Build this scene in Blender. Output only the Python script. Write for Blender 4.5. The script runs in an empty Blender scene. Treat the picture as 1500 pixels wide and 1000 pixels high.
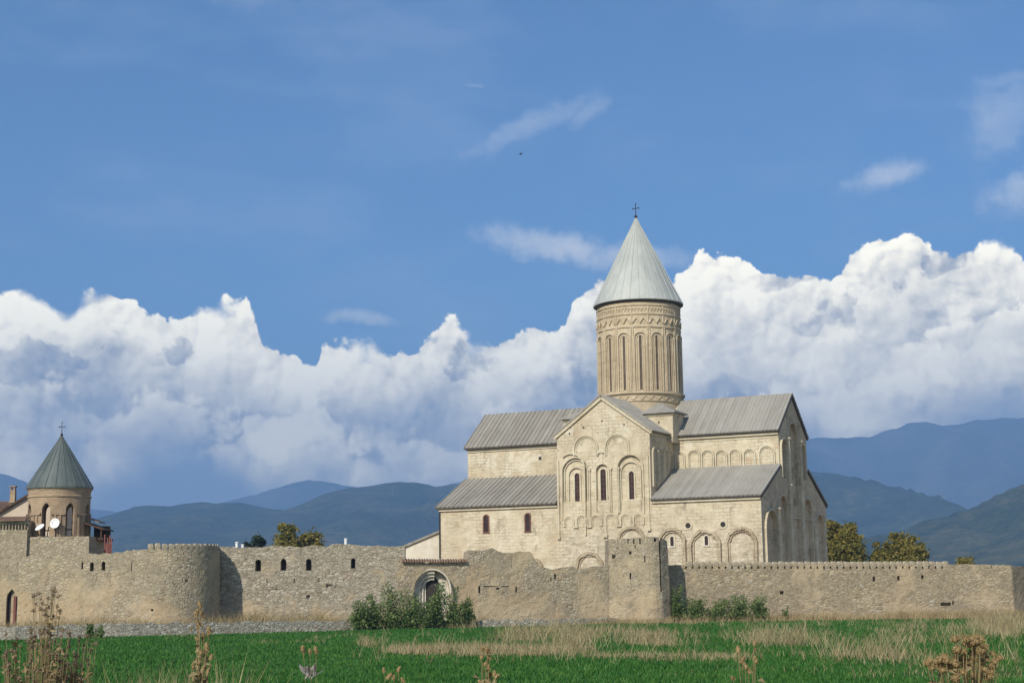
import bpy, bmesh, math, random
import numpy as np
from mathutils import Vector, Matrix
from mathutils.geometry import tessellate_polygon

R = math.radians
random.seed(7)
RNG = np.random.default_rng(11)
scene = bpy.context.scene
COL = scene.collection

# ------------------------------------------------------------------ camera
FPX, PITCH, ROLL, CZ = 2250.0, 0.1605, 0.0125, 3.2      # focal length in photo pixels (photo 1500 wide)
fwd = Vector((0, math.cos(PITCH), math.sin(PITCH)))
up0 = Vector((0, -math.sin(PITCH), math.cos(PITCH)))
rt0 = Vector((1, 0, 0))
cr, sr = math.cos(ROLL), math.sin(ROLL)
rt = rt0 * cr - up0 * sr
up = rt0 * sr + up0 * cr
cam_d = bpy.data.cameras.new('camera')
cam_d.sensor_fit = 'HORIZONTAL'
cam_d.sensor_width = 36.0
cam_d.lens = FPX / 1500 * 36.0
cam_d.clip_start = 0.5
cam_d.clip_end = 60000
cam = bpy.data.objects.new('camera', cam_d)
cam.matrix_world = Matrix(((rt.x, up.x, -fwd.x, 0), (rt.y, up.y, -fwd.y, 0), (rt.z, up.z, -fwd.z, CZ), (0, 0, 0, 1)))
COL.objects.link(cam)
scene.camera = cam

# ------------------------------------------------------------------ light
SUN_AZ, SUN_EL = R(29.2), R(36)          # azimuth measured from -Y towards -X (behind the camera, to its left)
SUN = Vector((-math.sin(SUN_AZ) * math.cos(SUN_EL), -math.cos(SUN_AZ) * math.cos(SUN_EL), math.sin(SUN_EL)))
sun_d = bpy.data.lights.new('sun', 'SUN')
sun_d.energy = 4.0
sun_d.angle = R(0.5)
sun_d.color = (1.0, 0.93, 0.80)
sun = bpy.data.objects.new('sun', sun_d)
sun.rotation_euler = (-SUN).to_track_quat('-Z', 'Y').to_euler()
sun.location = (-60, -80, 120)
COL.objects.link(sun)

vs = scene.view_settings
vs.view_transform = 'Standard'
vs.look = 'None'
vs.exposure = 0.14
vs.gamma = 1.0
vs.use_curve_mapping = False

try:
    scene.cycles.use_denoising = True
    scene.cycles.denoiser = 'OPENIMAGEDENOISE'
    scene.cycles.max_bounces = 8
    scene.cycles.diffuse_bounces = 3
    scene.cycles.volume_bounces = 1
    scene.cycles.transparent_max_bounces = 16
except Exception:
    pass


# ------------------------------------------------------------------ node helper
class NT:
    def __init__(self, tree):
        self.t = tree
        self.n = tree.nodes
        self.l = tree.links

    def node(self, typ, **kw):
        nd = self.n.new(typ)
        for k, v in kw.items():
            setattr(nd, k, v)
        return nd

    def put(self, sock, v):
        if v is None:
            return
        if isinstance(v, bpy.types.NodeSocket):
            self.l.new(v, sock)
        else:
            if isinstance(v, (tuple, list)) and len(v) == 3 and sock.type == 'RGBA':
                v = (*v, 1)
            sock.default_value = v

    def math(self, op, a, b=None, c=None, clamp=False):
        nd = self.node('ShaderNodeMath', operation=op, use_clamp=clamp)
        self.put(nd.inputs[0], a)
        self.put(nd.inputs[1], b)
        self.put(nd.inputs[2], c)
        return nd.outputs[0]

    def vmath(self, op, a, b=None):
        nd = self.node('ShaderNodeVectorMath', operation=op)
        self.put(nd.inputs[0], a)
        self.put(nd.inputs[1], b)
        return nd.outputs['Value'] if op in ('DOT_PRODUCT', 'LENGTH') else nd.outputs['Vector']

    def comb(self, x, y, z=0.0):
        nd = self.node('ShaderNodeCombineXYZ')
        self.put(nd.inputs[0], x)
        self.put(nd.inputs[1], y)
        self.put(nd.inputs[2], z)
        return nd.outputs[0]

    def sep(self, v):
        nd = self.node('ShaderNodeSeparateXYZ')
        self.put(nd.inputs[0], v)
        return nd.outputs

    flat = False                 # True: textures are evaluated in 2-D (the sky)

    def noise(self, vec, scale, detail=4.0, rough=0.55, dist=0.0, typ='FBM'):
        nd = self.node('ShaderNodeTexNoise')
        nd.noise_dimensions = '2D' if self.flat else '3D'
        nd.noise_type = typ
        self.put(nd.inputs['Vector'], vec)
        nd.inputs['Scale'].default_value = scale
        nd.inputs['Detail'].default_value = detail
        nd.inputs['Roughness'].default_value = rough
        nd.inputs['Distortion'].default_value = dist
        return nd.outputs['Fac']

    def voro(self, vec, scale, feature='F1', out='Distance', detail=0.0, smooth=0.3, rnd=1.0):
        nd = self.node('ShaderNodeTexVoronoi', feature=feature)
        nd.voronoi_dimensions = '2D' if self.flat else '3D'
        self.put(nd.inputs['Vector'], vec)
        nd.inputs['Scale'].default_value = scale
        nd.inputs['Randomness'].default_value = rnd
        if 'Detail' in nd.inputs and feature != 'DISTANCE_TO_EDGE':
            nd.inputs['Detail'].default_value = detail
        if feature == 'SMOOTH_F1':
            nd.inputs['Smoothness'].default_value = smooth
        return nd.outputs[out]

    def ramp(self, fac, stops, interp='LINEAR'):
        nd = self.node('ShaderNodeValToRGB')
        cr_ = nd.color_ramp
        cr_.interpolation = interp
        while len(cr_.elements) < len(stops):
            cr_.elements.new(0.5)
        for e, (p, c) in zip(cr_.elements, stops):
            e.position = p
            e.color = (*c, 1) if len(c) == 3 else c
        self.put(nd.inputs[0], fac)
        return nd.outputs[0]

    def mix(self, fac, a, b, blend='MIX'):
        nd = self.node('ShaderNodeMix', data_type='RGBA', blend_type=blend)
        self.put(nd.inputs[0], fac)
        self.put(nd.inputs[6], a)
        self.put(nd.inputs[7], b)
        return nd.outputs[2]

    def smooth(self, v, lo, hi):
        nd = self.node('ShaderNodeMapRange', interpolation_type='SMOOTHSTEP')
        self.put(nd.inputs[0], v)
        self.put(nd.inputs[1], lo)
        self.put(nd.inputs[2], hi)
        nd.inputs[3].default_value = 0.0
        nd.inputs[4].default_value = 1.0
        return nd.outputs[0]


# ------------------------------------------------------------------ world: daylight sky with a bank of cumulus
def build_world():
    w = bpy.data.worlds.new("World")
    scene.world = w
    w.use_nodes = True
    k = NT(w.node_tree)
    k.flat = True
    k.n.clear()
    sky = k.node('ShaderNodeTexSky', sky_type='NISHITA')
    sky.sun_disc = False
    sky.sun_elevation = SUN_EL
    sky.sun_rotation = math.pi + SUN_AZ
    sky.altitude = 300
    sky.air_density = 1.0
    sky.dust_density = 1.1
    sky.ozone_density = 1.6
    co = k.node('ShaderNodeTexCoord')
    x, y, z = k.sep(co.outputs['Generated'])
    az = k.math('ARCTAN2', x, y)
    el = k.math('ARCSINE', z)

    def AE(px, py):
        return (px - 750) / 2250.0, (864 - 0.0125 * (px - 750) - py) / 2250.0
    # the bank repeats (mirrored) all round the horizon
    azr = k.math('SUBTRACT', k.math('PINGPONG', k.math('ADD', az, 0.40), 0.80), 0.40)
    P = k.comb(azr, el, 0.0)
    # turbulence that breaks every outline
    n1 = k.node('ShaderNodeTexNoise', noise_dimensions='2D')
    k.put(n1.inputs['Vector'], P)
    n1.inputs['Scale'].default_value = 22
    n1.inputs['Detail'].default_value = 5
    n1.inputs['Roughness'].default_value = 0.55
    warp = k.vmath('SUBTRACT', n1.outputs['Color'], (0.5, 0.5, 0.5))
    sc_ = k.node('ShaderNodeVectorMath', operation='SCALE')
    k.put(sc_.inputs[0], warp)
    sc_.inputs[3].default_value = 0.017
    PW = k.vmath('ADD', P, sc_.outputs[0])

    def billow(vec, lo=1.0):
        # rounded heads of several sizes
        a = k.voro(vec, 11, 'SMOOTH_F1', detail=0, smooth=0.3)
        b = k.voro(vec, 27, 'SMOOTH_F1', detail=0, smooth=0.25)
        c = k.voro(vec, 66, 'SMOOTH_F1', detail=2.5, smooth=0.15)
        s = k.math('MULTIPLY_ADD', b, 0.60, a)
        coarse = k.math('MULTIPLY_ADD', c, 0.25, k.math('ADD', s, 0.03))
        s = k.math('MULTIPLY_ADD', c, 0.42, s)
        f_ = lambda q: k.math('SUBTRACT', 1.0, k.math('MULTIPLY', q, 0.8))
        return (f_(s), f_(coarse)) if lo == 2 else f_(s)
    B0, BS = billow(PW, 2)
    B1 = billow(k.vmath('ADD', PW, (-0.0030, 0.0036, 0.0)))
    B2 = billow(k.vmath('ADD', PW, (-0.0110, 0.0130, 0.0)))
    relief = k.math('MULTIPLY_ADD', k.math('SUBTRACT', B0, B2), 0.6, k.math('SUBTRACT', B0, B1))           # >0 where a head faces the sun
    fine = k.noise(P, 70, 6, 0.6)

    def curve(pts):
        nd = k.node('ShaderNodeFloatCurve')
        cm = nd.mapping
        cm.use_clip = False
        c = cm.curves[0]
        pp = [((AE(a, b)[0] + 0.4) / 0.8, AE(a, b)[1] / 0.4) for a, b in pts]
        pp = [(0.0, pp[0][1])] + pp + [(1.0, pp[-1][1])]
        c.points[0].location = pp[0]
        c.points[1].location = pp[-1]
        for q in pp[1:-1]:
            c.points.new(*q)
        cm.update()
        k.put(nd.inputs['Value'], k.math('DIVIDE', k.math('ADD', azr, 0.4), 0.8))
        return k.math('MULTIPLY', nd.outputs[0], 0.4)
    top = curve([(0, 434), (60, 434), (112, 450), (125, 424), (150, 408), (188, 424), (240, 448), (300, 432), (358, 432),
                 (380, 474), (430, 490), (455, 516), (472, 482), (530, 484), (595, 506), (630, 478), (662, 460), (694, 474), (740, 464),
                 (790, 452), (818, 466), (845, 428), (880, 404), (930, 396), (1005, 390), (1032, 364), (1058, 360), (1100, 372), (1130, 392), (1195, 390),
                 (1222, 386), (1250, 352), (1285, 340), (1330, 354), (1388, 386), (1415, 376), (1445, 360), (1480, 376), (1500, 392)])
    # density: positive inside the bank
    D = k.math('SUBTRACT', top, el)
    D = k.math('MULTIPLY_ADD', k.math('SUBTRACT', BS, 0.62), 0.024, D)
    D = k.math('MULTIPLY_ADD', k.math('SUBTRACT', fine, 0.5), 0.012, D)
    alpha = k.smooth(D, 0.0, k.math('MULTIPLY_ADD', k.smooth(k.noise(P, 12, 3), 0.45, 0.75), 0.014, 0.0022))
    # light painted into the bank's colour: bright heads, soft grey body, blue-grey bases
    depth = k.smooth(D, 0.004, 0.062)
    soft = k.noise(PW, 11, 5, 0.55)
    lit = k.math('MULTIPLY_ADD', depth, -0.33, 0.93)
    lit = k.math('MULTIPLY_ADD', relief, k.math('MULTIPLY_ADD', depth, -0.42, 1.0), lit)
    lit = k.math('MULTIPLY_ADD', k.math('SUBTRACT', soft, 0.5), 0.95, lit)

    # a nearer bank suggested by a painted bright rim and painted shade above
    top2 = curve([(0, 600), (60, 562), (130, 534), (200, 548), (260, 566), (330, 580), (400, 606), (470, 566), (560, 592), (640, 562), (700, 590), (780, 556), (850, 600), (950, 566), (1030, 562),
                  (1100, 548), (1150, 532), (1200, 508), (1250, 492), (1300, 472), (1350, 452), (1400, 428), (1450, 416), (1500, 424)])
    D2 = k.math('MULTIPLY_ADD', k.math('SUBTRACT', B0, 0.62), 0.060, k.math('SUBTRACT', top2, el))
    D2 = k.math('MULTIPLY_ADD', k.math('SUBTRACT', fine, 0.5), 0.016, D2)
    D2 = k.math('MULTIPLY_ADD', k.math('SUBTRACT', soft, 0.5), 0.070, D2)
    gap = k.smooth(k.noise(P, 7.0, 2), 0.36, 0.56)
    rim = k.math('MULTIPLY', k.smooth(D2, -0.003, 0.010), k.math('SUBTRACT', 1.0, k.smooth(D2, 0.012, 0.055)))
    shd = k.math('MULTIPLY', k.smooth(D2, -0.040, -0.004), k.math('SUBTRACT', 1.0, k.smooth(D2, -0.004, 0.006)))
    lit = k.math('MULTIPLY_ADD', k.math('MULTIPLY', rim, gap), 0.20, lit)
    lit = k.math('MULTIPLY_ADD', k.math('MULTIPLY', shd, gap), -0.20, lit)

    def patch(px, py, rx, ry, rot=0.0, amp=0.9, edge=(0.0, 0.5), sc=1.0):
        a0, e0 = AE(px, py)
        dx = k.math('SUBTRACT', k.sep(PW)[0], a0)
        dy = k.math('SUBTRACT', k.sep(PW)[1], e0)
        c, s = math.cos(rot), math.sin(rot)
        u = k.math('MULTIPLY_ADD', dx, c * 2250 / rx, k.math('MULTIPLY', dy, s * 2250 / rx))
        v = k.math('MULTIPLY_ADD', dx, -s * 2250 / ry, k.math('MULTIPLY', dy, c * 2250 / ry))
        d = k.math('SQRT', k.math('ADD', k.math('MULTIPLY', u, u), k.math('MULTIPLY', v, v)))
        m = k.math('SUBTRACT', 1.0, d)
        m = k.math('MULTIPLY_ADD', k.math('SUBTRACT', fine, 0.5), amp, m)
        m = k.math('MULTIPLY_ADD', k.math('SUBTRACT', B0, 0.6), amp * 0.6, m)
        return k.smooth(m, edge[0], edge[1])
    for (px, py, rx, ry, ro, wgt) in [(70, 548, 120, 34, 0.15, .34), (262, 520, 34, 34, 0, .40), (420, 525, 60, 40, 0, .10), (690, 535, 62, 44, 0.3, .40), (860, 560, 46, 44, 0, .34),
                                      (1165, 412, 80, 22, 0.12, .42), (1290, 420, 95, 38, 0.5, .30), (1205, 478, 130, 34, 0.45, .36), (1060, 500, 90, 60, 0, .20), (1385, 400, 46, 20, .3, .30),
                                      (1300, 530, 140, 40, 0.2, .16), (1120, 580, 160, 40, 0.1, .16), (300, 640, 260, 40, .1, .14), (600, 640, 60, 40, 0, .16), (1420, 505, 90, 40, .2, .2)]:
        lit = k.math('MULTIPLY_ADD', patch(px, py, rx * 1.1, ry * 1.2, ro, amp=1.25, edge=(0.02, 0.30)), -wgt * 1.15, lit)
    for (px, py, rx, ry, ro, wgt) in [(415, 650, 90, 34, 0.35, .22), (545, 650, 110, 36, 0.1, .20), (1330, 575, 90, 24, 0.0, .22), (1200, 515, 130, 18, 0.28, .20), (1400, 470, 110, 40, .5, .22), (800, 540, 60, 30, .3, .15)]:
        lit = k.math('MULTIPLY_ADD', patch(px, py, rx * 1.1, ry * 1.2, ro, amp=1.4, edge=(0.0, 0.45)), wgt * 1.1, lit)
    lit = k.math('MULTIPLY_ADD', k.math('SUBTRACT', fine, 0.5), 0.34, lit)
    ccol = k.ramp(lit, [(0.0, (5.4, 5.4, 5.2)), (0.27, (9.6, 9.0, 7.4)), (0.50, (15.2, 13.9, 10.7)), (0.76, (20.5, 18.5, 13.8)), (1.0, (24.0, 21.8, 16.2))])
    # the bases fade into a painted haze blue above the hills
    base = k.smooth(k.math('MULTIPLY_ADD', k.math('MAXIMUM', azr, 0.0), -0.07, k.math('MULTIPLY_ADD', k.math('SUBTRACT', soft, 0.5), 0.13, el)), 0.048, 0.115)
    low = k.mix(k.smooth(el, 0.0, 0.12), (4.0, 4.9, 6.6), (4.2, 5.2, 6.8))
    skyc = k.mix(1.0, sky.outputs[0], (0.53, 0.85, 1.14), 'MULTIPLY')
    under = k.mix(k.smooth(D, -0.03, 0.05), skyc, low)
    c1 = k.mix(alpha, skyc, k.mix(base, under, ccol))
    # thin high streaks
    streak = k.noise(k.vmath('MULTIPLY', PW, (9.0, 34.0, 1.0)), 1.0, 6, 0.65)
    thin = None
    for (px, py, rx, ry, ro, wgt) in [(800, 362, 120, 32, -0.16, .95), (940, 384, 130, 26, -0.03, .80), (1300, 280, 90, 24, 0.16, .75), (510, 468, 84, 18, -0.1, .7), (1480, 318, 80, 46, .25, .65), (1470, 215, 90, 70, .5, .42), (790, 185, 150, 26, 0.42, .36), (870, 165, 60, 22, .5, .3), (1480, 160, 60, 14, .2, .26), (350, 15, 240, 30, -.1, .16), (690, 130, 30, 6, 0, .2)]:
        m = k.math('MULTIPLY', patch(px, py, rx, ry, ro, amp=0.8, edge=(-0.15, 0.75)), wgt)
        thin = m if thin is None else k.math('MAXIMUM', thin, m)
    thin = k.math('MULTIPLY', thin, k.smooth(streak, -0.05, 0.70))
    broad = k.math('MULTIPLY', k.smooth(k.noise(k.vmath('MULTIPLY', P, (3.0, 9.0, 1.0)), 1.6, 4, .6), 0.42, 0.8), 0.12)
    thin = k.math('MULTIPLY', k.math('MAXIMUM', thin, broad), k.math('SUBTRACT', 1.0, alpha), clamp=True)
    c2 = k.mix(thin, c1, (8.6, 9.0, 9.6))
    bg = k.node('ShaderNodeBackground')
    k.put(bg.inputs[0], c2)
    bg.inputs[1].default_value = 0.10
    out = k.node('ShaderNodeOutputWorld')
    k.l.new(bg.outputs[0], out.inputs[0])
    w.cycles.sampling_method = 'MANUAL'
    w.cycles.sample_map_resolution = 512


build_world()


# ------------------------------------------------------------------ small tools
def at(px, py, Y):
    """world point seen at photo pixel (px, py) at depth Y"""
    U, V = px - 750, py - 500
    u = U * cr - V * sr
    v = U * sr + V * cr
    d = fwd + rt0 * (u / FPX) - up0 * (v / FPX)
    t = Y / d.y
    return Vector((0, 0, CZ)) + d * t


def hashn(i, j, s):
    n = (i.astype(np.int64) * 374761393 + j.astype(np.int64) * 668265263 + s * 144269) & 0x7fffffff
    n = ((n ^ (n >> 13)) * 1274126177) & 0x7fffffff
    n = (n ^ (n >> 16)) & 0x7fffffff
    return n / 0x7fffffff


def vnoise(x, y, s=0):
    x = np.asarray(x, float)
    y = np.asarray(y, float)
    i, j = np.floor(x), np.floor(y)
    f, g = x - i, y - j
    f = f * f * (3 - 2 * f)
    g = g * g * (3 - 2 * g)
    a, b = hashn(i, j, s), hashn(i + 1, j, s)
    c, d = hashn(i, j + 1, s), hashn(i + 1, j + 1, s)
    return (a * (1 - f) + b * f) * (1 - g) + (c * (1 - f) + d * f) * g


def fbm(x, y, oct=4, s=0, gain=0.5):
    x = np.asarray(x, float)
    y = np.asarray(y, float)
    r, a, t = 0, 1.0, 0
    for o in range(oct):
        r = r + a * vnoise(x * 2 ** o + o * 17.3, y * 2 ** o + o * 9.1, s + o)
        t += a
        a *= gain
    return r / t


def tag(o, label=None, cat=None, group=None, kind=None):
    if label:
        o['label'] = label
    if cat:
        o['category'] = cat
    if group:
        o['group'] = group
    if kind:
        o['kind'] = kind
    return o


def empty(name, loc=(0, 0, 0), rz=0.0, label=None, cat=None, group=None):
    o = bpy.data.objects.new(name, None)
    o.location = loc
    o.rotation_euler = (0, 0, rz)
    COL.objects.link(o)
    return tag(o, label, cat, group)


def link_mesh(name, me, mat, parent=None, smooth=False):
    o = bpy.data.objects.new(name, me)
    COL.objects.link(o)
    for m in (mat if isinstance(mat, (list, tuple)) else [mat]):
        me.materials.append(m)
    if smooth:
        me.polygons.foreach_set('use_smooth', [True] * len(me.polygons))
    if parent is not None:
        o.parent = parent
    return o


def np_mesh(name, V, F):
    """V (n,3), F (m,k) arrays -> mesh"""
    V = np.ascontiguousarray(V, dtype=np.float32)
    F = np.ascontiguousarray(F, dtype=np.int32)
    me = bpy.data.meshes.new(name)
    me.vertices.add(len(V))
    me.vertices.foreach_set('co', V.ravel())
    m, kk = F.shape
    me.loops.add(m * kk)
    me.loops.foreach_set('vertex_index', F.ravel())
    me.polygons.add(m)
    me.polygons.foreach_set('loop_start', np.arange(0, m * kk, kk, dtype=np.int32))
    me.polygons.foreach_set('loop_total', np.full(m, kk, dtype=np.int32))
    me.update(calc_edges=True)
    me.validate()
    return me


class MB:
    """collects shapes that become ONE mesh"""

    def __init__(self):
        self.v, self.f = [], []

    def add(self, vs_, fs_):
        n = len(self.v)
        self.v += [tuple(p) for p in vs_]
        self.f += [tuple(i + n for i in q) for q in fs_]

    def box(self, x0, x1, y0, y1, z0, z1):
        self.add([(x0, y0, z0), (x1, y0, z0), (x1, y1, z0), (x0, y1, z0), (x0, y0, z1), (x1, y0, z1), (x1, y1, z1), (x0, y1, z1)],
                 [(0, 3, 2, 1), (4, 5, 6, 7), (0, 1, 5, 4), (1, 2, 6, 5), (2, 3, 7, 6), (3, 0, 4, 7)])

    def prism(self, poly, fn, d0, d1):
        """poly: list of (s,z); fn(s,z,d)->xyz ; extruded from d0 to d1"""
        n = len(poly)
        vs_ = [fn(s, z, d0) for s, z in poly] + [fn(s, z, d1) for s, z in poly]
        fs_ = [tuple(range(n))[::-1], tuple(range(n, 2 * n))]
        fs_ += [(i, (i + 1) % n, n + (i + 1) % n, n + i) for i in range(n)]
        self.add(vs_, fs_)

    def plate(self, outer, holes, fn, d0, d1):
        """face plate with holes, front at d1, edges back to d0"""
        loops = [outer] + holes
        tri = tessellate_polygon([[Vector((s, z, 0)) for s, z in lp] for lp in loops])
        flat = [p for lp in loops for p in lp]
        N = len(flat)
        self.add([fn(s, z, d1) for s, z in flat], tri)
        for lp in loops:
            n = len(lp)
            self.add([fn(s, z, d0) for s, z in lp] + [fn(s, z, d1) for s, z in lp], [(i, (i + 1) % n, n + (i + 1) % n, n + i) for i in range(n)])

    def ribbon(self, path, w, fn, d0, d1, closed=False):
        """flat moulding following a 2-D path in a wall plane"""
        n = len(path)
        P = [Vector(p) for p in path]
        L, Rr = [], []
        for i in range(n):
            a = P[i - 1] if (i > 0 or closed) else P[i]
            b = P[(i + 1) % n] if (i < n - 1 or closed) else P[i]
            t = (b - a)
            if t.length < 1e-9:
                t = Vector((0, 1))
            t.normalize()
            nn = Vector((-t.y, t.x)) * (w / 2)
            L.append(P[i] + nn)
            Rr.append(P[i] - nn)
        rows = []
        for i in range(n):
            rows.append([fn(L[i].x, L[i].y, d0), fn(L[i].x, L[i].y, d1), fn(Rr[i].x, Rr[i].y, d1), fn(Rr[i].x, Rr[i].y, d0)])
        base = [p for r_ in rows for p in r_]
        fs_ = []
        for i in range(n if closed else n - 1):
            a, b = i * 4, ((i + 1) % n) * 4
            for q in range(4):
                fs_.append((a + q, a + (q + 1) % 4, b + (q + 1) % 4, b + q))
        if not closed:
            fs_ += [(0, 1, 2, 3)[::-1], tuple(4 * (n - 1) + q for q in range(4))]
        self.add(base, fs_)

    def tube(self, path, r, seg=6):
        rows = []
        n = len(path)
        P = [Vector(p) for p in path]
        rr = r if isinstance(r, (list, tuple)) else [r] * n
        for i in range(n):
            t = (P[min(i + 1, n - 1)] - P[max(i - 1, 0)])
            t = t.normalized() if t.length > 1e-9 else Vector((0, 0, 1))
            a = t.orthogonal().normalized()
            b = t.cross(a)
            rows.append([P[i] + (a * math.cos(2 * math.pi * q / seg) + b * math.sin(2 * math.pi * q / seg)) * rr[i] for q in range(seg)])
        vs_ = [p for r_ in rows for p in r_]
        fs_ = []
        for i in range(n - 1):
            for q in range(seg):
                fs_.append((i * seg + q, i * seg + (q + 1) % seg, (i + 1) * seg + (q + 1) % seg, (i + 1) * seg + q))
        fs_ += [tuple(range(seg))[::-1], tuple((n - 1) * seg + q for q in range(seg))]
        self.add(vs_, fs_)

    def lathe(self, prof, c=(0, 0, 0), seg=32, cap=True):
        vs_, fs_ = [], []
        n = len(prof)
        for r_, z in prof:
            for q in range(seg):
                a = 2 * math.pi * q / seg
                vs_.append((c[0] + r_ * math.cos(a), c[1] + r_ * math.sin(a), c[2] + z))
        for i in range(n - 1):
            for q in range(seg):
                fs_.append((i * seg + q, i * seg + (q + 1) % seg, (i + 1) * seg + (q + 1) % seg, (i + 1) * seg + q))
        if cap:
            fs_ += [tuple(range(seg))[::-1], tuple((n - 1) * seg + q for q in range(seg))]
        self.add(vs_, fs_)

    def mesh(self, name):
        me = bpy.data.meshes.new(name)
        me.from_pydata(self.v, [], self.f)
        me.update()
        return me

    def build(self, name, mat, parent=None, smooth=False, fix=True):
        me = self.mesh(name)
        if fix:
            bm = bmesh.new()
            bm.from_mesh(me)
            bmesh.ops.recalc_face_normals(bm, faces=bm.faces)
            bm.to_mesh(me)
            bm.free()
        return link_mesh(name, me, mat, parent, smooth)


def arch_path(c, hw, zb, zs, n=14, rise=None):
    """up the left leg, round the arch, down the right leg; c centre, hw half width, zs spring"""
    rise = hw if rise is None else rise
    pts = [(c - hw, zb)] if zb < zs else []
    for i in range(n + 1):
        a = math.pi - math.pi * i / n
        pts.append((c + hw * math.cos(a), zs + rise * math.sin(a)))
    if zb < zs:
        pts.append((c + hw, zb))
    return pts


def boolean_cut(o, cutter_mb):
    cme = cutter_mb.mesh('cutter')
    bm = bmesh.new()
    bm.from_mesh(cme)
    bmesh.ops.recalc_face_normals(bm, faces=bm.faces)
    bm.to_mesh(cme)
    bm.free()
    c = bpy.data.objects.new('cutter', cme)
    COL.objects.link(c)
    c.matrix_world = o.matrix_world
    if o.parent:
        c.parent = o.parent
    md = o.modifiers.new('cut', 'BOOLEAN')
    md.operation = 'DIFFERENCE'
    md.solver = 'EXACT'
    md.object = c
    dg = bpy.context.evaluated_depsgraph_get()
    dg.update()
    me = bpy.data.meshes.new_from_object(o.evaluated_get(dg))
    o.modifiers.clear()
    old = o.data
    o.data = me
    bpy.data.meshes.remove(old)
    bpy.data.objects.remove(c)
    bpy.data.meshes.remove(cme)


# ------------------------------------------------------------------ materials
def new_mat(name):
    m = bpy.data.materials.new(name)
    m.use_nodes = True
    k = NT(m.node_tree)
    k.n.clear()
    out = k.node('ShaderNodeOutputMaterial')
    bs = k.node('ShaderNodeBsdfPrincipled')
    k.l.new(bs.outputs[0], out.inputs[0])
    bs.inputs['Specular IOR Level'].default_value = 0.2
    co = k.node('ShaderNodeTexCoord').outputs['Object']
    return m, k, bs, co, out


def bump(k, bs, h, strength=0.5, dist=0.05):
    b = k.node('ShaderNodeBump')
    b.inputs['Strength'].default_value = strength
    b.inputs['Distance'].default_value = dist
    k.put(b.inputs['Height'], h)
    k.l.new(b.outputs[0], bs.inputs['Normal'])


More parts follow.
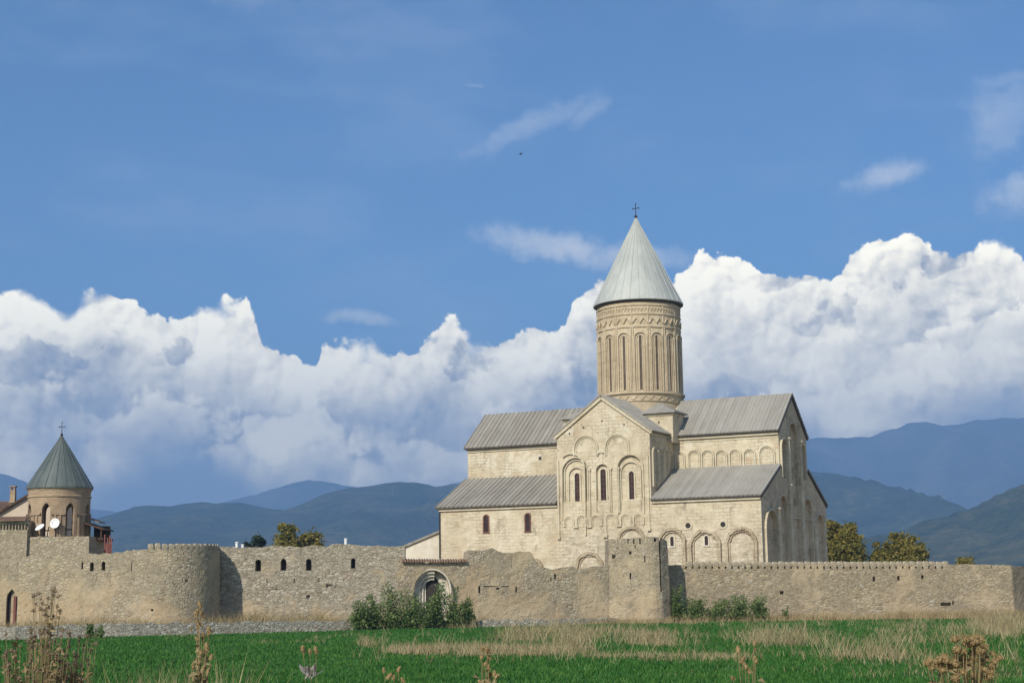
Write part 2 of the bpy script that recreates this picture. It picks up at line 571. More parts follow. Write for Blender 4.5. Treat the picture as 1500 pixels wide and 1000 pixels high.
def ashlar_mat(name, c_lo, c_mid, c_hi, stain, course=0.42, block=0.95, mortar=0.10, patchy=0.5, bstr=0.5, extra=0.0):
    """coursed limestone under worn plaster"""
    m, k, bs, co, out = new_mat(name)
    x, y, z = k.sep(co)
    s = k.math('ADD', x, y)
    wob = k.math('MULTIPLY', k.math('SUBTRACT', k.noise(co, 0.6, 3), 0.5), 0.5)
    v = k.comb(s, k.math('ADD', z, wob), 0.0)
    br = k.node('ShaderNodeTexBrick')
    k.put(br.inputs['Vector'], v)
    br.inputs['Scale'].default_value = 1.0
    br.inputs['Brick Width'].default_value = block
    br.inputs['Row Height'].default_value = course
    br.inputs['Mortar Size'].default_value = 0.035
    br.inputs['Mortar Smooth'].default_value = 0.6
    br.inputs['Color1'].default_value = (0, 0, 0, 1)
    br.inputs['Color2'].default_value = (1, 1, 1, 1)
    br.inputs['Mortar'].default_value = (0.5, 0.5, 0.5, 1)
    big = k.noise(co, 0.16, 5, 0.62, 0.6)
    med = k.noise(co, 0.75, 6, 0.68)
    fin = k.noise(co, 3.4, 5, 0.7)
    blockv = k.math('MULTIPLY', k.math('SUBTRACT', br.outputs['Color'], 0.5), k.smooth(k.noise(co, 0.28, 4), 0.35, 0.7))
    t = k.math('MULTIPLY_ADD', k.math('SUBTRACT', big, 0.5), 1.15, 0.5)
    t = k.math('MULTIPLY_ADD', k.math('SUBTRACT', med, 0.5), 0.75, t)
    t = k.math('MULTIPLY_ADD', k.math('SUBTRACT', fin, 0.5), 0.45, t)
    t = k.math('MULTIPLY_ADD', blockv, 0.42, t)
    col = k.ramp(t, [(0.12, c_lo), (0.5, c_mid), (0.88, c_hi)])
    # exposed brick, fresh plaster, damp patches: each with its own outline
    if extra:
        bk = k.smooth(k.noise(k.vmath('MULTIPLY', co, (0.8, 0.8, 1.3)), 0.34, 7, 0.72, 0.7), 0.555, 0.64)
        col = k.mix(k.math('MULTIPLY', bk, 0.55 * extra), col, (0.47, 0.335, 0.215))
        off = k.vmath('ADD', co, (31.0, 17.0, 5.0))
        wp = k.smooth(k.noise(off, 0.30, 7, 0.7, 0.5), 0.57, 0.63)
        col = k.mix(k.math('MULTIPLY', wp, 0.60 * extra), col, (0.66, 0.60, 0.475))
    if extra:
        # the lower storey of the east half has lost its facing: rough, pale rubble core
        low = k.math('MULTIPLY', k.smooth(k.math('MULTIPLY_ADD', k.math('SUBTRACT', med, 0.5), 6.0, z), 11.2, 9.2), k.smooth(k.math('MULTIPLY_ADD', k.math('SUBTRACT', big, 0.5), 6.0, x), -27.0, -25.0))
        rub = k.voro(k.vmath('MULTIPLY', co, (1.0, 1.0, 1.6)), 1.9, 'F1', 'Color')
        rc = k.mix(k.sep(rub)[0], (0.36, 0.30, 0.215), (0.64, 0.58, 0.46))
        rc = k.mix(k.smooth(fin, 0.50, 0.66), rc, (0.30, 0.245, 0.17))
        col = k.mix(k.math('MULTIPLY', low, 0.62), col, rc)
    pm = k.smooth(k.noise(k.vmath('MULTIPLY', co, (1.0, 1.0, 0.55)), 0.42, 7, 0.7, 0.8), 0.55, 0.68)
    col = k.mix(k.math('MULTIPLY', pm, patchy), col, stain)
    st2 = k.smooth(k.noise(k.vmath('MULTIPLY', co, (1.6, 1.6, 0.16)), 0.9, 6, 0.7), 0.56, 0.74)
    col = k.mix(k.math('MULTIPLY', st2, patchy * 0.9), col, stain)
    # eroded pits
    pit = k.smooth(k.noise(co, 2.1, 6, 0.78), 0.60, 0.72)
    col = k.mix(k.math('MULTIPLY', pit, 0.65), col, stain)
    joint = k.math('MULTIPLY', br.outputs['Fac'], k.smooth(k.noise(co, 0.33, 4, 0.6), 0.42, 0.62))
    col = k.mix(k.math('MULTIPLY', joint, mortar * 3.2), col, stain)
    k.put(bs.inputs['Base Color'], col)
    bs.inputs['Roughness'].default_value = 0.92
    h = k.math('MULTIPLY_ADD', joint, -0.5, k.math('ADD', k.math('MULTIPLY', fin, 0.8), med))
    h = k.math('MULTIPLY_ADD', pit, -0.7, h)
    bump(k, bs, h, bstr, 0.10)
    return m


def rubble_mat(name, stone_a, stone_b, mortar, plaster, plaster2, pl_lo=0.46, pl_hi=0.60, zfall=0.0, scale=2.1, zs=1.75):
    """random rubble with remains of old render"""
    m, k, bs, co, out = new_mat(name)
    x, y, z = k.sep(co)
    w = k.node('ShaderNodeTexNoise')
    k.put(w.inputs['Vector'], co)
    w.inputs['Scale'].default_value = 1.5
    w.inputs['Detail'].default_value = 3
    sv = k.node('ShaderNodeVectorMath', operation='SCALE')
    k.put(sv.inputs[0], k.vmath('SUBTRACT', w.outputs['Color'], (0.5, 0.5, 0.5)))
    sv.inputs[3].default_value = 0.16
    v = k.vmath('MULTIPLY', k.vmath('ADD', co, sv.outputs[0]), (1.0, 1.0, zs))
    cell = k.voro(v, scale, 'F1', 'Color')
    edge = k.voro(v, scale, 'DISTANCE_TO_EDGE')
    cell2 = k.voro(v, scale * 1.9, 'F1', 'Color')
    edge2 = k.voro(v, scale * 1.9, 'DISTANCE_TO_EDGE')
    sm = k.smooth(k.noise(co, 0.45, 3), 0.47, 0.53)
    cell = k.mix(sm, cell, cell2)
    edge = k.math('ADD', k.math('MULTIPLY', edge, k.math('SUBTRACT', 1.0, sm)), k.math('MULTIPLY', k.math('MULTIPLY', edge2, 1.0), sm))
    cr_, cg_, cb_ = k.sep(cell)
    fin = k.noise(co, 6.0, 5, 0.7)
    st = k.mix(cr_, stone_a, stone_b)
    st = k.mix(k.math('MULTIPLY', k.smooth(cg_, 0.86, 0.90), 0.45), st, (0.24, 0.165, 0.115))
    st = k.mix(k.math('MULTIPLY', k.smooth(cb_, 0.90, 0.94), 0.6), st, (0.50, 0.46, 0.39))
    st = k.mix(k.math('MULTIPLY', k.math('SUBTRACT', fin, 0.2), 0.55), st, mortar)
    joint = k.smooth(edge, 0.09, 0.01)
    st = k.mix(k.math('MULTIPLY', joint, 0.6), st, mortar)
    pv = k.noise(co, 0.22, 6, 0.66, 0.5)
    pv = k.math('MULTIPLY_ADD', z, -zfall, pv)
    pm = k.smooth(pv, pl_lo, pl_hi)
    pc = k.mix(k.smooth(k.noise(co, 0.35, 5, 0.65), 0.36, 0.66), plaster, plaster2)
    pc = k.mix(k.math('MULTIPLY', k.smooth(k.noise(co, 2.6, 6, 0.75), 0.45, 0.75), 0.55), pc, mortar)
    pc = k.mix(k.math('MULTIPLY', k.smooth(k.noise(co, 0.9, 6, 0.75), 0.52, 0.72), 0.40), pc, stone_b)
    col = k.mix(k.math('MULTIPLY', pm, 0.80), st, pc)
    # open joints and small holes
    pits = k.smooth(k.noise(k.vmath('MULTIPLY', co, (1.0, 1.0, 1.5)), 2.3, 5, 0.8), 0.57, 0.68)
    col = k.mix(k.math('MULTIPLY', pits, 0.75), col, (0.11, 0.085, 0.058))
    # washed-down dark streaks and lichen
    dk = k.smooth(k.noise(k.vmath('MULTIPLY', co, (1.0, 1.0, 0.22)), 0.75, 6, 0.7), 0.54, 0.72)
    col = k.mix(k.math('MULTIPLY', dk, 0.30), col, (0.15, 0.13, 0.095))
    k.put(bs.inputs['Base Color'], col)
    bs.inputs['Roughness'].default_value = 0.95
    h = k.math('MULTIPLY', k.smooth(edge, 0.0, 0.16), k.math('MULTIPLY_ADD', pm, -0.75, 1.0))
    h = k.math('MULTIPLY_ADD', fin, 0.6, h)
    bump(k, bs, h, 0.6, 0.09)
    return m


def plain_mat(name, c1, c2, scale=2.0, rough=0.85, metallic=0.0, bstr=0.2, stretch=(1, 1, 1), spec=0.2):
    m, k, bs, co, out = new_mat(name)
    v = k.vmath('MULTIPLY', co, stretch)
    n = k.noise(v, scale, 6, 0.65)
    n2 = k.noise(v, scale * 0.17, 4, 0.6)
    t = k.smooth(k.math('MULTIPLY_ADD', n2, 0.5, k.math('MULTIPLY', n, 0.5)), 0.34, 0.66)
    k.put(bs.inputs['Base Color'], k.mix(t, c1, c2))
    bs.inputs['Roughness'].default_value = rough
    bs.inputs['Metallic'].default_value = metallic
    bs.inputs['Specular IOR Level'].default_value = spec
    if bstr:
        bump(k, bs, n, bstr, 0.03)
    return m


def roof_mat(name, c1, c2, c3, pitch=0.62):
    """stone-tile strips running down the slope; object x is along the ridge"""
    m, k, bs, co, out = new_mat(name)
    x, y, z = k.sep(co)
    n = k.noise(k.vmath('MULTIPLY', co, (1.6, 0.35, 0.35)), 1.3, 6, 0.7)
    n2 = k.noise(co, 0.22, 4, 0.6)
    st = k.node('ShaderNodeTexWhiteNoise', noise_dimensions='1D')
    k.put(st.inputs['W'], k.math('FLOOR', k.math('DIVIDE', x, pitch)))
    t = k.math('MULTIPLY_ADD', k.math('SUBTRACT', st.outputs['Value'], 0.5), 0.22, k.math('MULTIPLY_ADD', n2, 0.5, k.math('MULTIPLY', n, 0.6)))
    col = k.ramp(t, [(0.30, c1), (0.55, c2), (0.80, c3)])
    k.put(bs.inputs['Base Color'], col)
    bs.inputs['Roughness'].default_value = 0.8
    bump(k, bs, k.noise(co, 4.0, 5, 0.7), 0.3, 0.05)
    return m


def leaf_mat(name, c1, c2, c3, sc=0.5):
    m, k, bs, co, out = new_mat(name)
    g = k.node('ShaderNodeNewGeometry')
    ri = g.outputs['Random Per Island']
    n = k.noise(co, sc, 3, 0.6)
    t = k.math('MULTIPLY_ADD', ri, 0.5, k.math('MULTIPLY_ADD', n, 1.1, -0.28))
    col = k.ramp(t, [(0.10, c1), (0.5, c2), (0.88, c3)])
    k.put(bs.inputs['Base Color'], col)
    bs.inputs['Roughness'].default_value = 0.6
    tr = k.node('ShaderNodeBsdfTranslucent')
    k.put(tr.inputs[0], col)
    mx = k.node('ShaderNodeMixShader')
    mx.inputs[0].default_value = 0.28
    k.l.new(bs.outputs[0], mx.inputs[1])
    k.l.new(tr.outputs[0], mx.inputs[2])
    k.l.new(mx.outputs[0], out.inputs[0])
    return m


M = {}
M['church'] = ashlar_mat('church_limestone', (0.37, 0.30, 0.20), (0.545, 0.468, 0.33), (0.65, 0.58, 0.44), (0.28, 0.23, 0.16), patchy=0.72, mortar=0.11, extra=1.15, bstr=0.8)
M['rough_arch'] = ashlar_mat('worn_arch_stone', (0.24, 0.19, 0.125), (0.40, 0.33, 0.225), (0.54, 0.465, 0.335), (0.19, 0.15, 0.10), patchy=0.7, bstr=0.9)
M['moulding'] = ashlar_mat('carved_limestone', (0.39, 0.325, 0.22), (0.54, 0.47, 0.335), (0.63, 0.57, 0.43), (0.28, 0.235, 0.17), patchy=0.4, mortar=0.05)
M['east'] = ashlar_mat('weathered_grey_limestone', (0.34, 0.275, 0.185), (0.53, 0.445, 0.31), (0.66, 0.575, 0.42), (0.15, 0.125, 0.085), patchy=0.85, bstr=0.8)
M['drum'] = ashlar_mat('tuff_blocks', (0.39, 0.305, 0.20), (0.52, 0.425, 0.29), (0.60, 0.51, 0.365), (0.30, 0.24, 0.16), course=0.36, block=0.6, mortar=0.18, patchy=0.35, bstr=0.35)
M['annex'] = plain_mat('whitewashed_plaster', (0.46, 0.40, 0.30), (0.64, 0.58, 0.47), 0.9)
M['roof_tile'] = roof_mat('grey_roof_tiles', (0.20, 0.18, 0.15), (0.27, 0.248, 0.21), (0.34, 0.315, 0.27))
M['roof_pale'] = roof_mat('pale_grey_roof_sheet', (0.235, 0.218, 0.185), (0.295, 0.275, 0.238), (0.35, 0.33, 0.285))
M['eave'] = plain_mat('dark_eave_boards', (0.05, 0.042, 0.034), (0.10, 0.085, 0.07), 2)
M['cone'] = plain_mat('pale_zinc_sheet', (0.34, 0.355, 0.33), (0.46, 0.47, 0.43), 0.9, 0.55, 0.0, 0.08, (1, 1, 0.25), 0.4)
M['cone_dark'] = plain_mat('grey_green_zinc_sheet', (0.075, 0.092, 0.084), (0.125, 0.145, 0.134), 1.1, 0.5, 0.0, 0.08, (1, 1, 0.25), 0.4)
M['iron'] = plain_mat('black_iron', (0.02, 0.02, 0.022), (0.05, 0.045, 0.045), 4, 0.6)
M['pane'] = plain_mat('dark_window_lattice', (0.022, 0.016, 0.015), (0.06, 0.036, 0.032), 6, 0.35)
M['slit'] = plain_mat('brown_slit_glass', (0.07, 0.05, 0.036), (0.13, 0.095, 0.068), 6, 0.5)  # brown pane colour, lighter than the other windows
M['frame_red'] = plain_mat('red_brown_window_frame', (0.13, 0.065, 0.05), (0.20, 0.10, 0.07), 3)
M['void'] = plain_mat('painted_opening_shade', (0.03, 0.027, 0.023), (0.06, 0.05, 0.045), 3)  # near-black colour stands in for the shade inside openings
M['brick'] = ashlar_mat('old_brick', (0.24, 0.15, 0.10), (0.36, 0.26, 0.17), (0.46, 0.36, 0.25), (0.20, 0.155, 0.11), course=0.16, block=0.4, mortar=0.14, patchy=0.35, bstr=0.5)
M['rubble'] = rubble_mat('rubble_masonry', (0.34, 0.28, 0.19), (0.50, 0.425, 0.305), (0.23, 0.185, 0.125), (0.48, 0.385, 0.25), (0.42, 0.305, 0.18), 0.39, 0.53, 0.016, 2.6)
M['rubble_bare'] = rubble_mat('bare_rubble_masonry', (0.30, 0.26, 0.19), (0.50, 0.445, 0.345), (0.17, 0.14, 0.10), (0.48, 0.39, 0.265), (0.44, 0.33, 0.205), 0.42, 0.55, 0.026, 2.3)
M['rubble_tan'] = rubble_mat('coursed_tan_rubble', (0.32, 0.26, 0.17), (0.47, 0.395, 0.27), (0.20, 0.16, 0.105), (0.48, 0.385, 0.255), (0.42, 0.32, 0.20), 0.43, 0.56, 0.018, 2.1, 2.6)
M['field_stone'] = rubble_mat('dry_field_stone', (0.34, 0.30, 0.25), (0.58, 0.54, 0.46), (0.12, 0.10, 0.07), (0.5, 0.47, 0.4), (0.42, 0.38, 0.31), 0.72, 0.85, 0.0, 2.7)
M['carved'] = plain_mat('white_carved_stone', (0.40, 0.35, 0.27), (0.64, 0.585, 0.48), 2.2)
M['terracotta'] = plain_mat('weathered_terracotta', (0.20, 0.125, 0.088), (0.32, 0.21, 0.15), 2.5)
M['beige'] = plain_mat('pink_beige_plaster', (0.50, 0.40, 0.30), (0.60, 0.49, 0.38), 0.9)
M['wood'] = plain_mat('dark_timber', (0.045, 0.028, 0.02), (0.10, 0.06, 0.04), 3)
M['fence'] = plain_mat('dull_red_timber', (0.16, 0.06, 0.05), (0.24, 0.10, 0.08), 3)
M['white'] = plain_mat('white_enamel', (0.74, 0.74, 0.72), (0.80, 0.80, 0.78), 2, 0.5, 0, 0)
M['bark'] = plain_mat('bark', (0.05, 0.038, 0.026), (0.11, 0.085, 0.06), 4, 0.9, 0, 0.5)
M['leaf_olive'] = leaf_mat('autumn_olive_leaves', (0.060, 0.068, 0.016), (0.165, 0.155, 0.034), (0.34, 0.255, 0.06))
M['leaf_green'] = leaf_mat('dark_green_leaves', (0.022, 0.04, 0.014), (0.05, 0.085, 0.028), (0.10, 0.13, 0.05))
M['leaf_shrub'] = leaf_mat('shrub_leaves', (0.045, 0.090, 0.024), (0.115, 0.180, 0.052), (0.30, 0.32, 0.13), 1.2)
M['leaf_conifer'] = leaf_mat('conifer_leaves', (0.012, 0.026, 0.014), (0.028, 0.05, 0.026), (0.06, 0.085, 0.045))
M['grass'] = leaf_mat('young_wheat_blades', (0.022, 0.085, 0.013), (0.040, 0.145, 0.021), (0.110, 0.205, 0.040), 0.35)
M['straw'] = leaf_mat('dry_grass_blades', (0.17, 0.125, 0.062), (0.38, 0.295, 0.155), (0.56, 0.46, 0.27), 0.5)
M['weed_brown'] = plain_mat('dead_brown_stems', (0.15, 0.112, 0.055), (0.32, 0.25, 0.13), 9)
M['weed_dark'] = plain_mat('dark_dead_seed_heads', (0.10, 0.074, 0.046), (0.27, 0.205, 0.13), 40)
M['weed_tan'] = plain_mat('tan_dead_seed_heads', (0.17, 0.118, 0.052), (0.36, 0.265, 0.128), 40)
M['weed_grey'] = plain_mat('grey_withered_leaf', (0.20, 0.185, 0.17), (0.42, 0.40, 0.37), 20)


def ground_mat():
    m, k, bs, co, out = new_mat('field_ground')
    x, y, z = k.sep(co)
    n = k.noise(k.vmath('MULTIPLY', co, (0.35, 1.0, 1.0)), 0.10, 6, 0.65)
    f = k.noise(co, 1.4, 6, 0.7)
    g = k.mix(k.smooth(f, 0.3, 0.7), (0.022, 0.080, 0.013), (0.044, 0.145, 0.023))
    g = k.mix(k.math('MULTIPLY', k.smooth(n, 0.55, 0.72), 0.5), g, (0.11, 0.13, 0.045))
    d = k.mix(k.smooth(f, 0.3, 0.7), (0.15, 0.11, 0.06), (0.28, 0.21, 0.115))
    # bank by the road, strip under the walls and everything beyond the field is dry
    wob = k.math('MULTIPLY', k.math('SUBTRACT', k.noise(co, 0.3, 4), 0.5), 4.0)
    yy = k.math('ADD', y, wob)
    dry = k.math('MAXIMUM', k.smooth(yy, 33, 27), k.smooth(yy, 141, 147))
    far = k.smooth(y, 300, 700)
    col = k.mix(dry, g, d)
    col = k.mix(far, col, k.mix(k.smooth(k.noise(co, 0.004, 5), 0.4, 0.6), (0.05, 0.075, 0.03), (0.13, 0.12, 0.055)))
    k.put(bs.inputs['Base Color'], col)
    bs.inputs['Roughness'].default_value = 0.95
    bump(k, bs, f, 0.6, 0.12)
    return m


M['ground'] = ground_mat()


def hill_mat(name, c1, c2, c3, sc=0.004):
    m, k, bs, co, out = new_mat(name)
    n = k.noise(co, sc, 6, 0.65)
    f = k.noise(co, sc * 9, 5, 0.7)
    t = k.math('MULTIPLY_ADD', f, 0.45, k.math('MULTIPLY', n, 0.62))
    k.put(bs.inputs['Base Color'], k.ramp(t, [(0.42, c1), (0.54, c2), (0.64, c3)]))
    bs.inputs['Roughness'].default_value = 0.95
    bump(k, bs, f, 0.8, 30)
    return m


# ------------------------------------------------------------------ ground and hills
def sstep(a, b, v):
    t = np.clip((np.asarray(v, float) - a) / (b - a), 0, 1)
    return t * t * (3 - 2 * t)


def ground_h(X, Y):
    X = np.asarray(X, float)
    Y = np.asarray(Y, float)
    bank = 1.6 * sstep(25, 9, Y)
    rough = (fbm(X * 0.25, Y * 0.25, 3, 5) - 0.5) * 0.35 * sstep(30, 12, Y)
    und = (fbm(X * 0.03, Y * 0.03, 2, 9) - 0.5) * 0.30 * sstep(20, 60, Y) * (1 - sstep(110, 130, Y))
    return bank + rough + und


def build_ground():
    xs = np.concatenate([-np.geomspace(26000, 90, 26), np.arange(-84, 85, 2.0), np.geomspace(90, 26000, 26)])
    ys = np.concatenate([[-2500, -900, -300, -100, -40, -15], np.arange(-6, 170, 2.0), np.geomspace(175, 16500, 30)])
    X, Y = np.meshgrid(xs, ys)
    Z = ground_h(X, Y)
    V = np.stack([X.ravel(), Y.ravel(), Z.ravel()], 1)
    nx, ny = len(xs), len(ys)
    i, j = np.meshgrid(np.arange(nx - 1), np.arange(ny - 1))
    a = (j * nx + i).ravel()
    F = np.stack([a, a + 1, a + nx + 1, a + nx], 1)
    o = link_mesh('ground', np_mesh('ground', V, F), M['ground'], smooth=True)
    tag(o, 'flat green field running up to the monastery walls', 'ground', kind='structure')


build_ground()


def ridge(name, label, pts, Y0, depth, mat, seed, spur=0.55, back=1500, nx=420, ny=80, ext=0.35, rough=.10, fade=False):
    """a mountain range whose crest stands at distance ~Y0 and follows the skyline pts (photo pixels)"""
    P = [at(px, py, Y0) for px, py in pts]
    px_ = np.array([p.x for p in P])
    pz_ = np.array([p.z for p in P])
    wd = px_[-1] - px_[0]
    xs = np.linspace(px_[0] - ext * wd, px_[-1] + ext * wd, nx)
    crest = np.interp(xs, px_, pz_)
    ks = np.ones(5) / 5
    crest = np.convolve(np.pad(crest, 2, 'edge'), ks, 'valid')
    crest = crest + (fbm(xs / (wd * .035), xs * 0 + seed, 5, seed, .6) - 0.5) * rough * crest.max()
    if fade:
        crest = crest * sstep(px_[0] - ext * wd, px_[0] + .02 * wd, xs)
    tt = np.linspace(-1, 1, ny)          # -1 foot in front, 0 crest, 1 back
    X = np.repeat(xs[None, :], ny, 0)
    T = np.repeat(tt[:, None], nx, 1)
    Yv = np.where(T < 0, Y0 + T * depth, Y0 + T * back)
    fall = np.where(T < 0, (1 + T) ** 1.25, (1 - T) ** 1.1)
    rg = 1 - np.abs(2 * fbm(X / (depth * 0.33), Yv / (depth * 0.8), 5, seed + 3) - 1) * 2.2
    rg2 = fbm(X / 260.0, Yv / 260.0, 5, seed + 31) - 0.5
    side = np.minimum(np.abs(T) * 4, 1) * fall
    Z = crest[None, :] * fall * (1 + spur * (rg - 0.55) * np.minimum(np.abs(T) * 3.0, 1)) + rg2 * 0.16 * crest.mean() * side
    Z = np.maximum(Z, -5) - 8 * (np.abs(T) > 0.99)
    V = np.stack([X.ravel(), Yv.ravel(), Z.ravel()], 1)
    i, j = np.meshgrid(np.arange(nx - 1), np.arange(ny - 1))
    a = (j * nx + i).ravel()
    F = np.stack([a, a + 1, a + nx + 1, a + nx], 1)
    o = link_mesh(name, np_mesh(name, V, F), mat, smooth=True)
    tag(o, label, 'mountain', kind='structure')
    return o


M['forest'] = hill_mat('forested_slope', (0.012, 0.024, 0.014), (0.042, 0.062, 0.028), (0.125, 0.115, 0.055))
M['slope'] = hill_mat('meadow_slope', (0.020, 0.042, 0.020), (0.065, 0.085, 0.035), (0.17, 0.150, 0.065), 0.006)
M['rock'] = hill_mat('bare_high_slope', (0.05, 0.06, 0.05), (0.09, 0.09, 0.075), (0.17, 0.15, 0.12), 0.0022)
ridge('foothill', 'nearer wooded hill rising behind the wall at the right', [(1180, 800), (1240, 792), (1300, 782), (1350, 764), (1400, 752), (1450, 728), (1500, 706), (1600, 668), (1750, 640)], 3300, 1500, M['slope'], 3, back=1000, ext=.3, fade=True, rough=.05)
ridge('mountain', 'blue wooded mountain range behind the church', [(-250, 700), (-120, 722), (0, 755), (60, 765), (120, 766), (165, 758), (210, 742), (255, 733), (300, 736), (350, 734), (400, 741), (440, 742), (470, 728), (500, 715), (540, 713), (600, 702), (640, 706), (680, 703), (760, 720), (850, 735), (960, 720), (1060, 700), (1150, 688), (1190, 690), (1230, 694), (1280, 708), (1330, 728), (1370, 742), (1440, 760), (1560, 770), (1750, 760)], 6200, 2600, M['forest'], 12)
ridge('mountain_range', 'faint high mountains under the clouds', [(-300, 600), (-100, 640), (0, 690), (100, 735), (200, 752), (300, 738), (360, 728), (410, 706), (450, 700), (520, 718), (620, 725), (760, 690), (900, 660), (1050, 640), (1180, 640), (1240, 634), (1300, 622), (1360, 618), (1430, 612), (1500, 612), (1600, 600), (1750, 590)], 12700, 4500, M['rock'], 25)


# ------------------------------------------------------------------ the cathedral (local x = towards the east end, y = north, z = up)
CA = 0.4742
LEN, WID = 44.0, 27.6
N0, N1, MID = 7.85, 19.75, 13.8
HE, HAT, HN, HR = 14.05, 18.05, 22.6, 27.45
TX0, TX1, TE, TR = 13.95, 26.70, 22.6, 27.2
TM = (TX0 + TX1) / 2
church = empty('cathedral', (29.32, 183.1, 0), -CA, 'tall pale stone cathedral with a drum and grey cone roof behind the walls', 'cathedral')


def S(n):                       # south-facing plane at distance n from the aisle front; s measured westwards from the SE corner
    return lambda s, z, o: (-s, n - o, z)


def Epl(e):                     # east-facing plane; s measured northwards
    return lambda s, z, o: (-e + o, s, z)


def Wpl(e):                     # plane whose s is n, extruded along e
    return lambda s, z, d: (-d, s, z)


# main walls: basilica section
sect = [(0, 0), (WID, 0), (WID, HE), (N1, HAT), (N1, HN), (MID, HR), (N0, HN), (N0, HAT), (0, HE)]
mb = MB()
mb.prism(sect, Wpl(0), 0.45, LEN)
mb.build('wall', M['church'], church)
# cross arm with its gable facade
gab = [(TX0, 0), (TX1, 0), (TX1, TE), (TM, TR), (TX0, TE)]
mb = MB()
mb.prism(gab, lambda s, z, d: (-s, d, z), 0.22, WID + 0.1)
mb.build('transept_wall', M['church'], church)
arL = arch_path(24.12, 1.80, 12.75, 17.75)
arM = arch_path(20.42, 0.82, 12.75, 17.80)
arR = arch_path(16.66, 1.62, 12.75, 17.95)
ring = lambda c, r, z: [(c + r * math.cos(a), z + r * math.sin(a)) for a in np.linspace(0, 2 * math.pi, 12, endpoint=False)]
putlog = [(24.88, 22.74), (22.95, 23.38), (20.34, 24.07), (17.35, 23.38), (21.0, 19.75)]
sq = lambda c, z, w, h: [(c - w, z - h), (c + w, z - h), (c + w, z + h), (c - w, z + h)]
mb = MB()
mb.plate([(TX0 + .02, 0), (TX1 - .02, 0), (TX1 - .02, TE - .05), (TM, TR - .1), (TX0 + .02, TE - .05)], [arL, arM, arR] + [sq(c, z, .10, .15) for c, z in putlog], S(0), -0.21, 0.06)
mb.build('transept_facade', M['church'], church)

F0 = S(0)


def moulding(paths, d=0.14, parent=church, w=0.16, fn=F0, d0=-0.05, mat='moulding', name='blind_arch'):
    b = MB()
    for q in paths:
        p_, w_, d_ = (q + (w, d))[:3] if isinstance(q, tuple) and isinstance(q[0], list) else (q, w, d)
        b.ribbon(p_, w_, fn, d0, d_)
    return b.build(name, M[mat], parent)


def A(c, hw, zb, zs, rise=None):
    return arch_path(c, hw, zb, zs, 14, rise)


# the two blind arches in the gable and the central corbel
moulding([(A(22.62, 1.62, 19.8, 20.75), .18, .26), (A(22.62, 1.38, 19.8, 20.75), .12, .16)])
moulding([(A(18.33, 1.62, 19.7, 20.65), .18, .26), (A(18.33, 1.38, 19.7, 20.65), .12, .16)])
mb = MB()
for a_, b_, z0, z1, o in [(19.98, 20.98, 20.05, 20.35, .30), (20.1, 20.86, 20.35, 20.7, .18), (20.3, 20.66, 18.75, 20.05, .16)]:
    mb.box(-b_, -a_, -o, 0.0, z0, z1)
mb.build('corbel', M['moulding'], church)
# orders of the three tall windows
moulding([(A(24.70, 1.86, 9.9, 18.35)[:12], .20, .30), (A(24.12, 1.92, 11.9, 17.75), .14, .22), (A(24.12, 1.62, 12.75, 17.75), .12, -.02)], d0=-0.24)
moulding([(A(20.42, 0.92, 12.75, 17.80), .14, .20)], d0=-.22)
moulding([(A(16.66, 1.74, 12.4, 17.95), .16, .24), (A(16.66, 1.34, 12.75, 17.45), .14, .0)], d0=-.24)
moulding([(A(24.08, 1.10, 12.75, 17.35), .16, .02)], d0=-.24)
for xs_ in (22.17, 19.27, 18.2):
    mb = MB()
    mb.box(-xs_ - .10, -xs_ + .10, -.20, .0, 11.7 if xs_ > 22 else 12.5, 18.0)
    mb.tube([(-xs_, -.2, 11.7 if xs_ > 22 else 12.5), (-xs_, -.2, 17.9)], .10, 8)
    mb.box(-xs_ - .2, -xs_ + .2, -.34, -.04, 17.9, 18.15)
    mb.build('pilaster', M['moulding'], church)
for xs_, zb in ((26.55, 9.8), (14.30, 10.5)):
    mb = MB()
    mb.box(-xs_ - .13, -xs_ + .13, -.24, .0, zb, 19.4)
    mb.box(-xs_ - .24, -xs_ + .24, -.36, .0, zb - .3, zb)
    mb.build('pilaster', M['moulding'], church)


def tall_window(c, hw, zb, zt, fn, off, parent=church):
    fr = MB()
    fr.ribbon(A(c, hw + .14, zb - .05, zt - hw), .20, fn, off - .02, off + .14)
    fr.prism([(c - hw - .45, zb - .28), (c + hw + .45, zb - .28), (c + hw + .45, zb - .06), (c - hw - .45, zb - .06)], fn, off - .02, off + .18)
    f = fr.build('window', M['moulding'], parent)
    pn = MB()
    pn.prism(arch_path(c, hw + .05, zb - .05, zt - hw), fn, off - .1, off + .012)
    pn.build('pane', M['pane'], f)
    lt = MB()
    n = max(2, int((zt - zb) / 0.55))
    for q in range(1, n):
        zz = zb + (zt - zb) * q / n
        lt.prism([(c - hw, zz - .02), (c + hw, zz - .02), (c + hw, zz + .02), (c - hw, zz + .02)], fn, off + .012, off + .045)
    lt.prism([(c - .02, zb), (c + .02, zb), (c + .02, zt - .1), (c - .02, zt - .1)], fn, off + .012, off + .04)
    lt.build('glazing_bars', M['frame_red'], f)
    return f


tall_window(24.02, .29, 13.25, 17.66, F0, -.22)
tall_window(20.42, .33, 13.08, 18.02, F0, -.22)
tall_window(16.60, .29, 13.30, 17.54, F0, -.22)
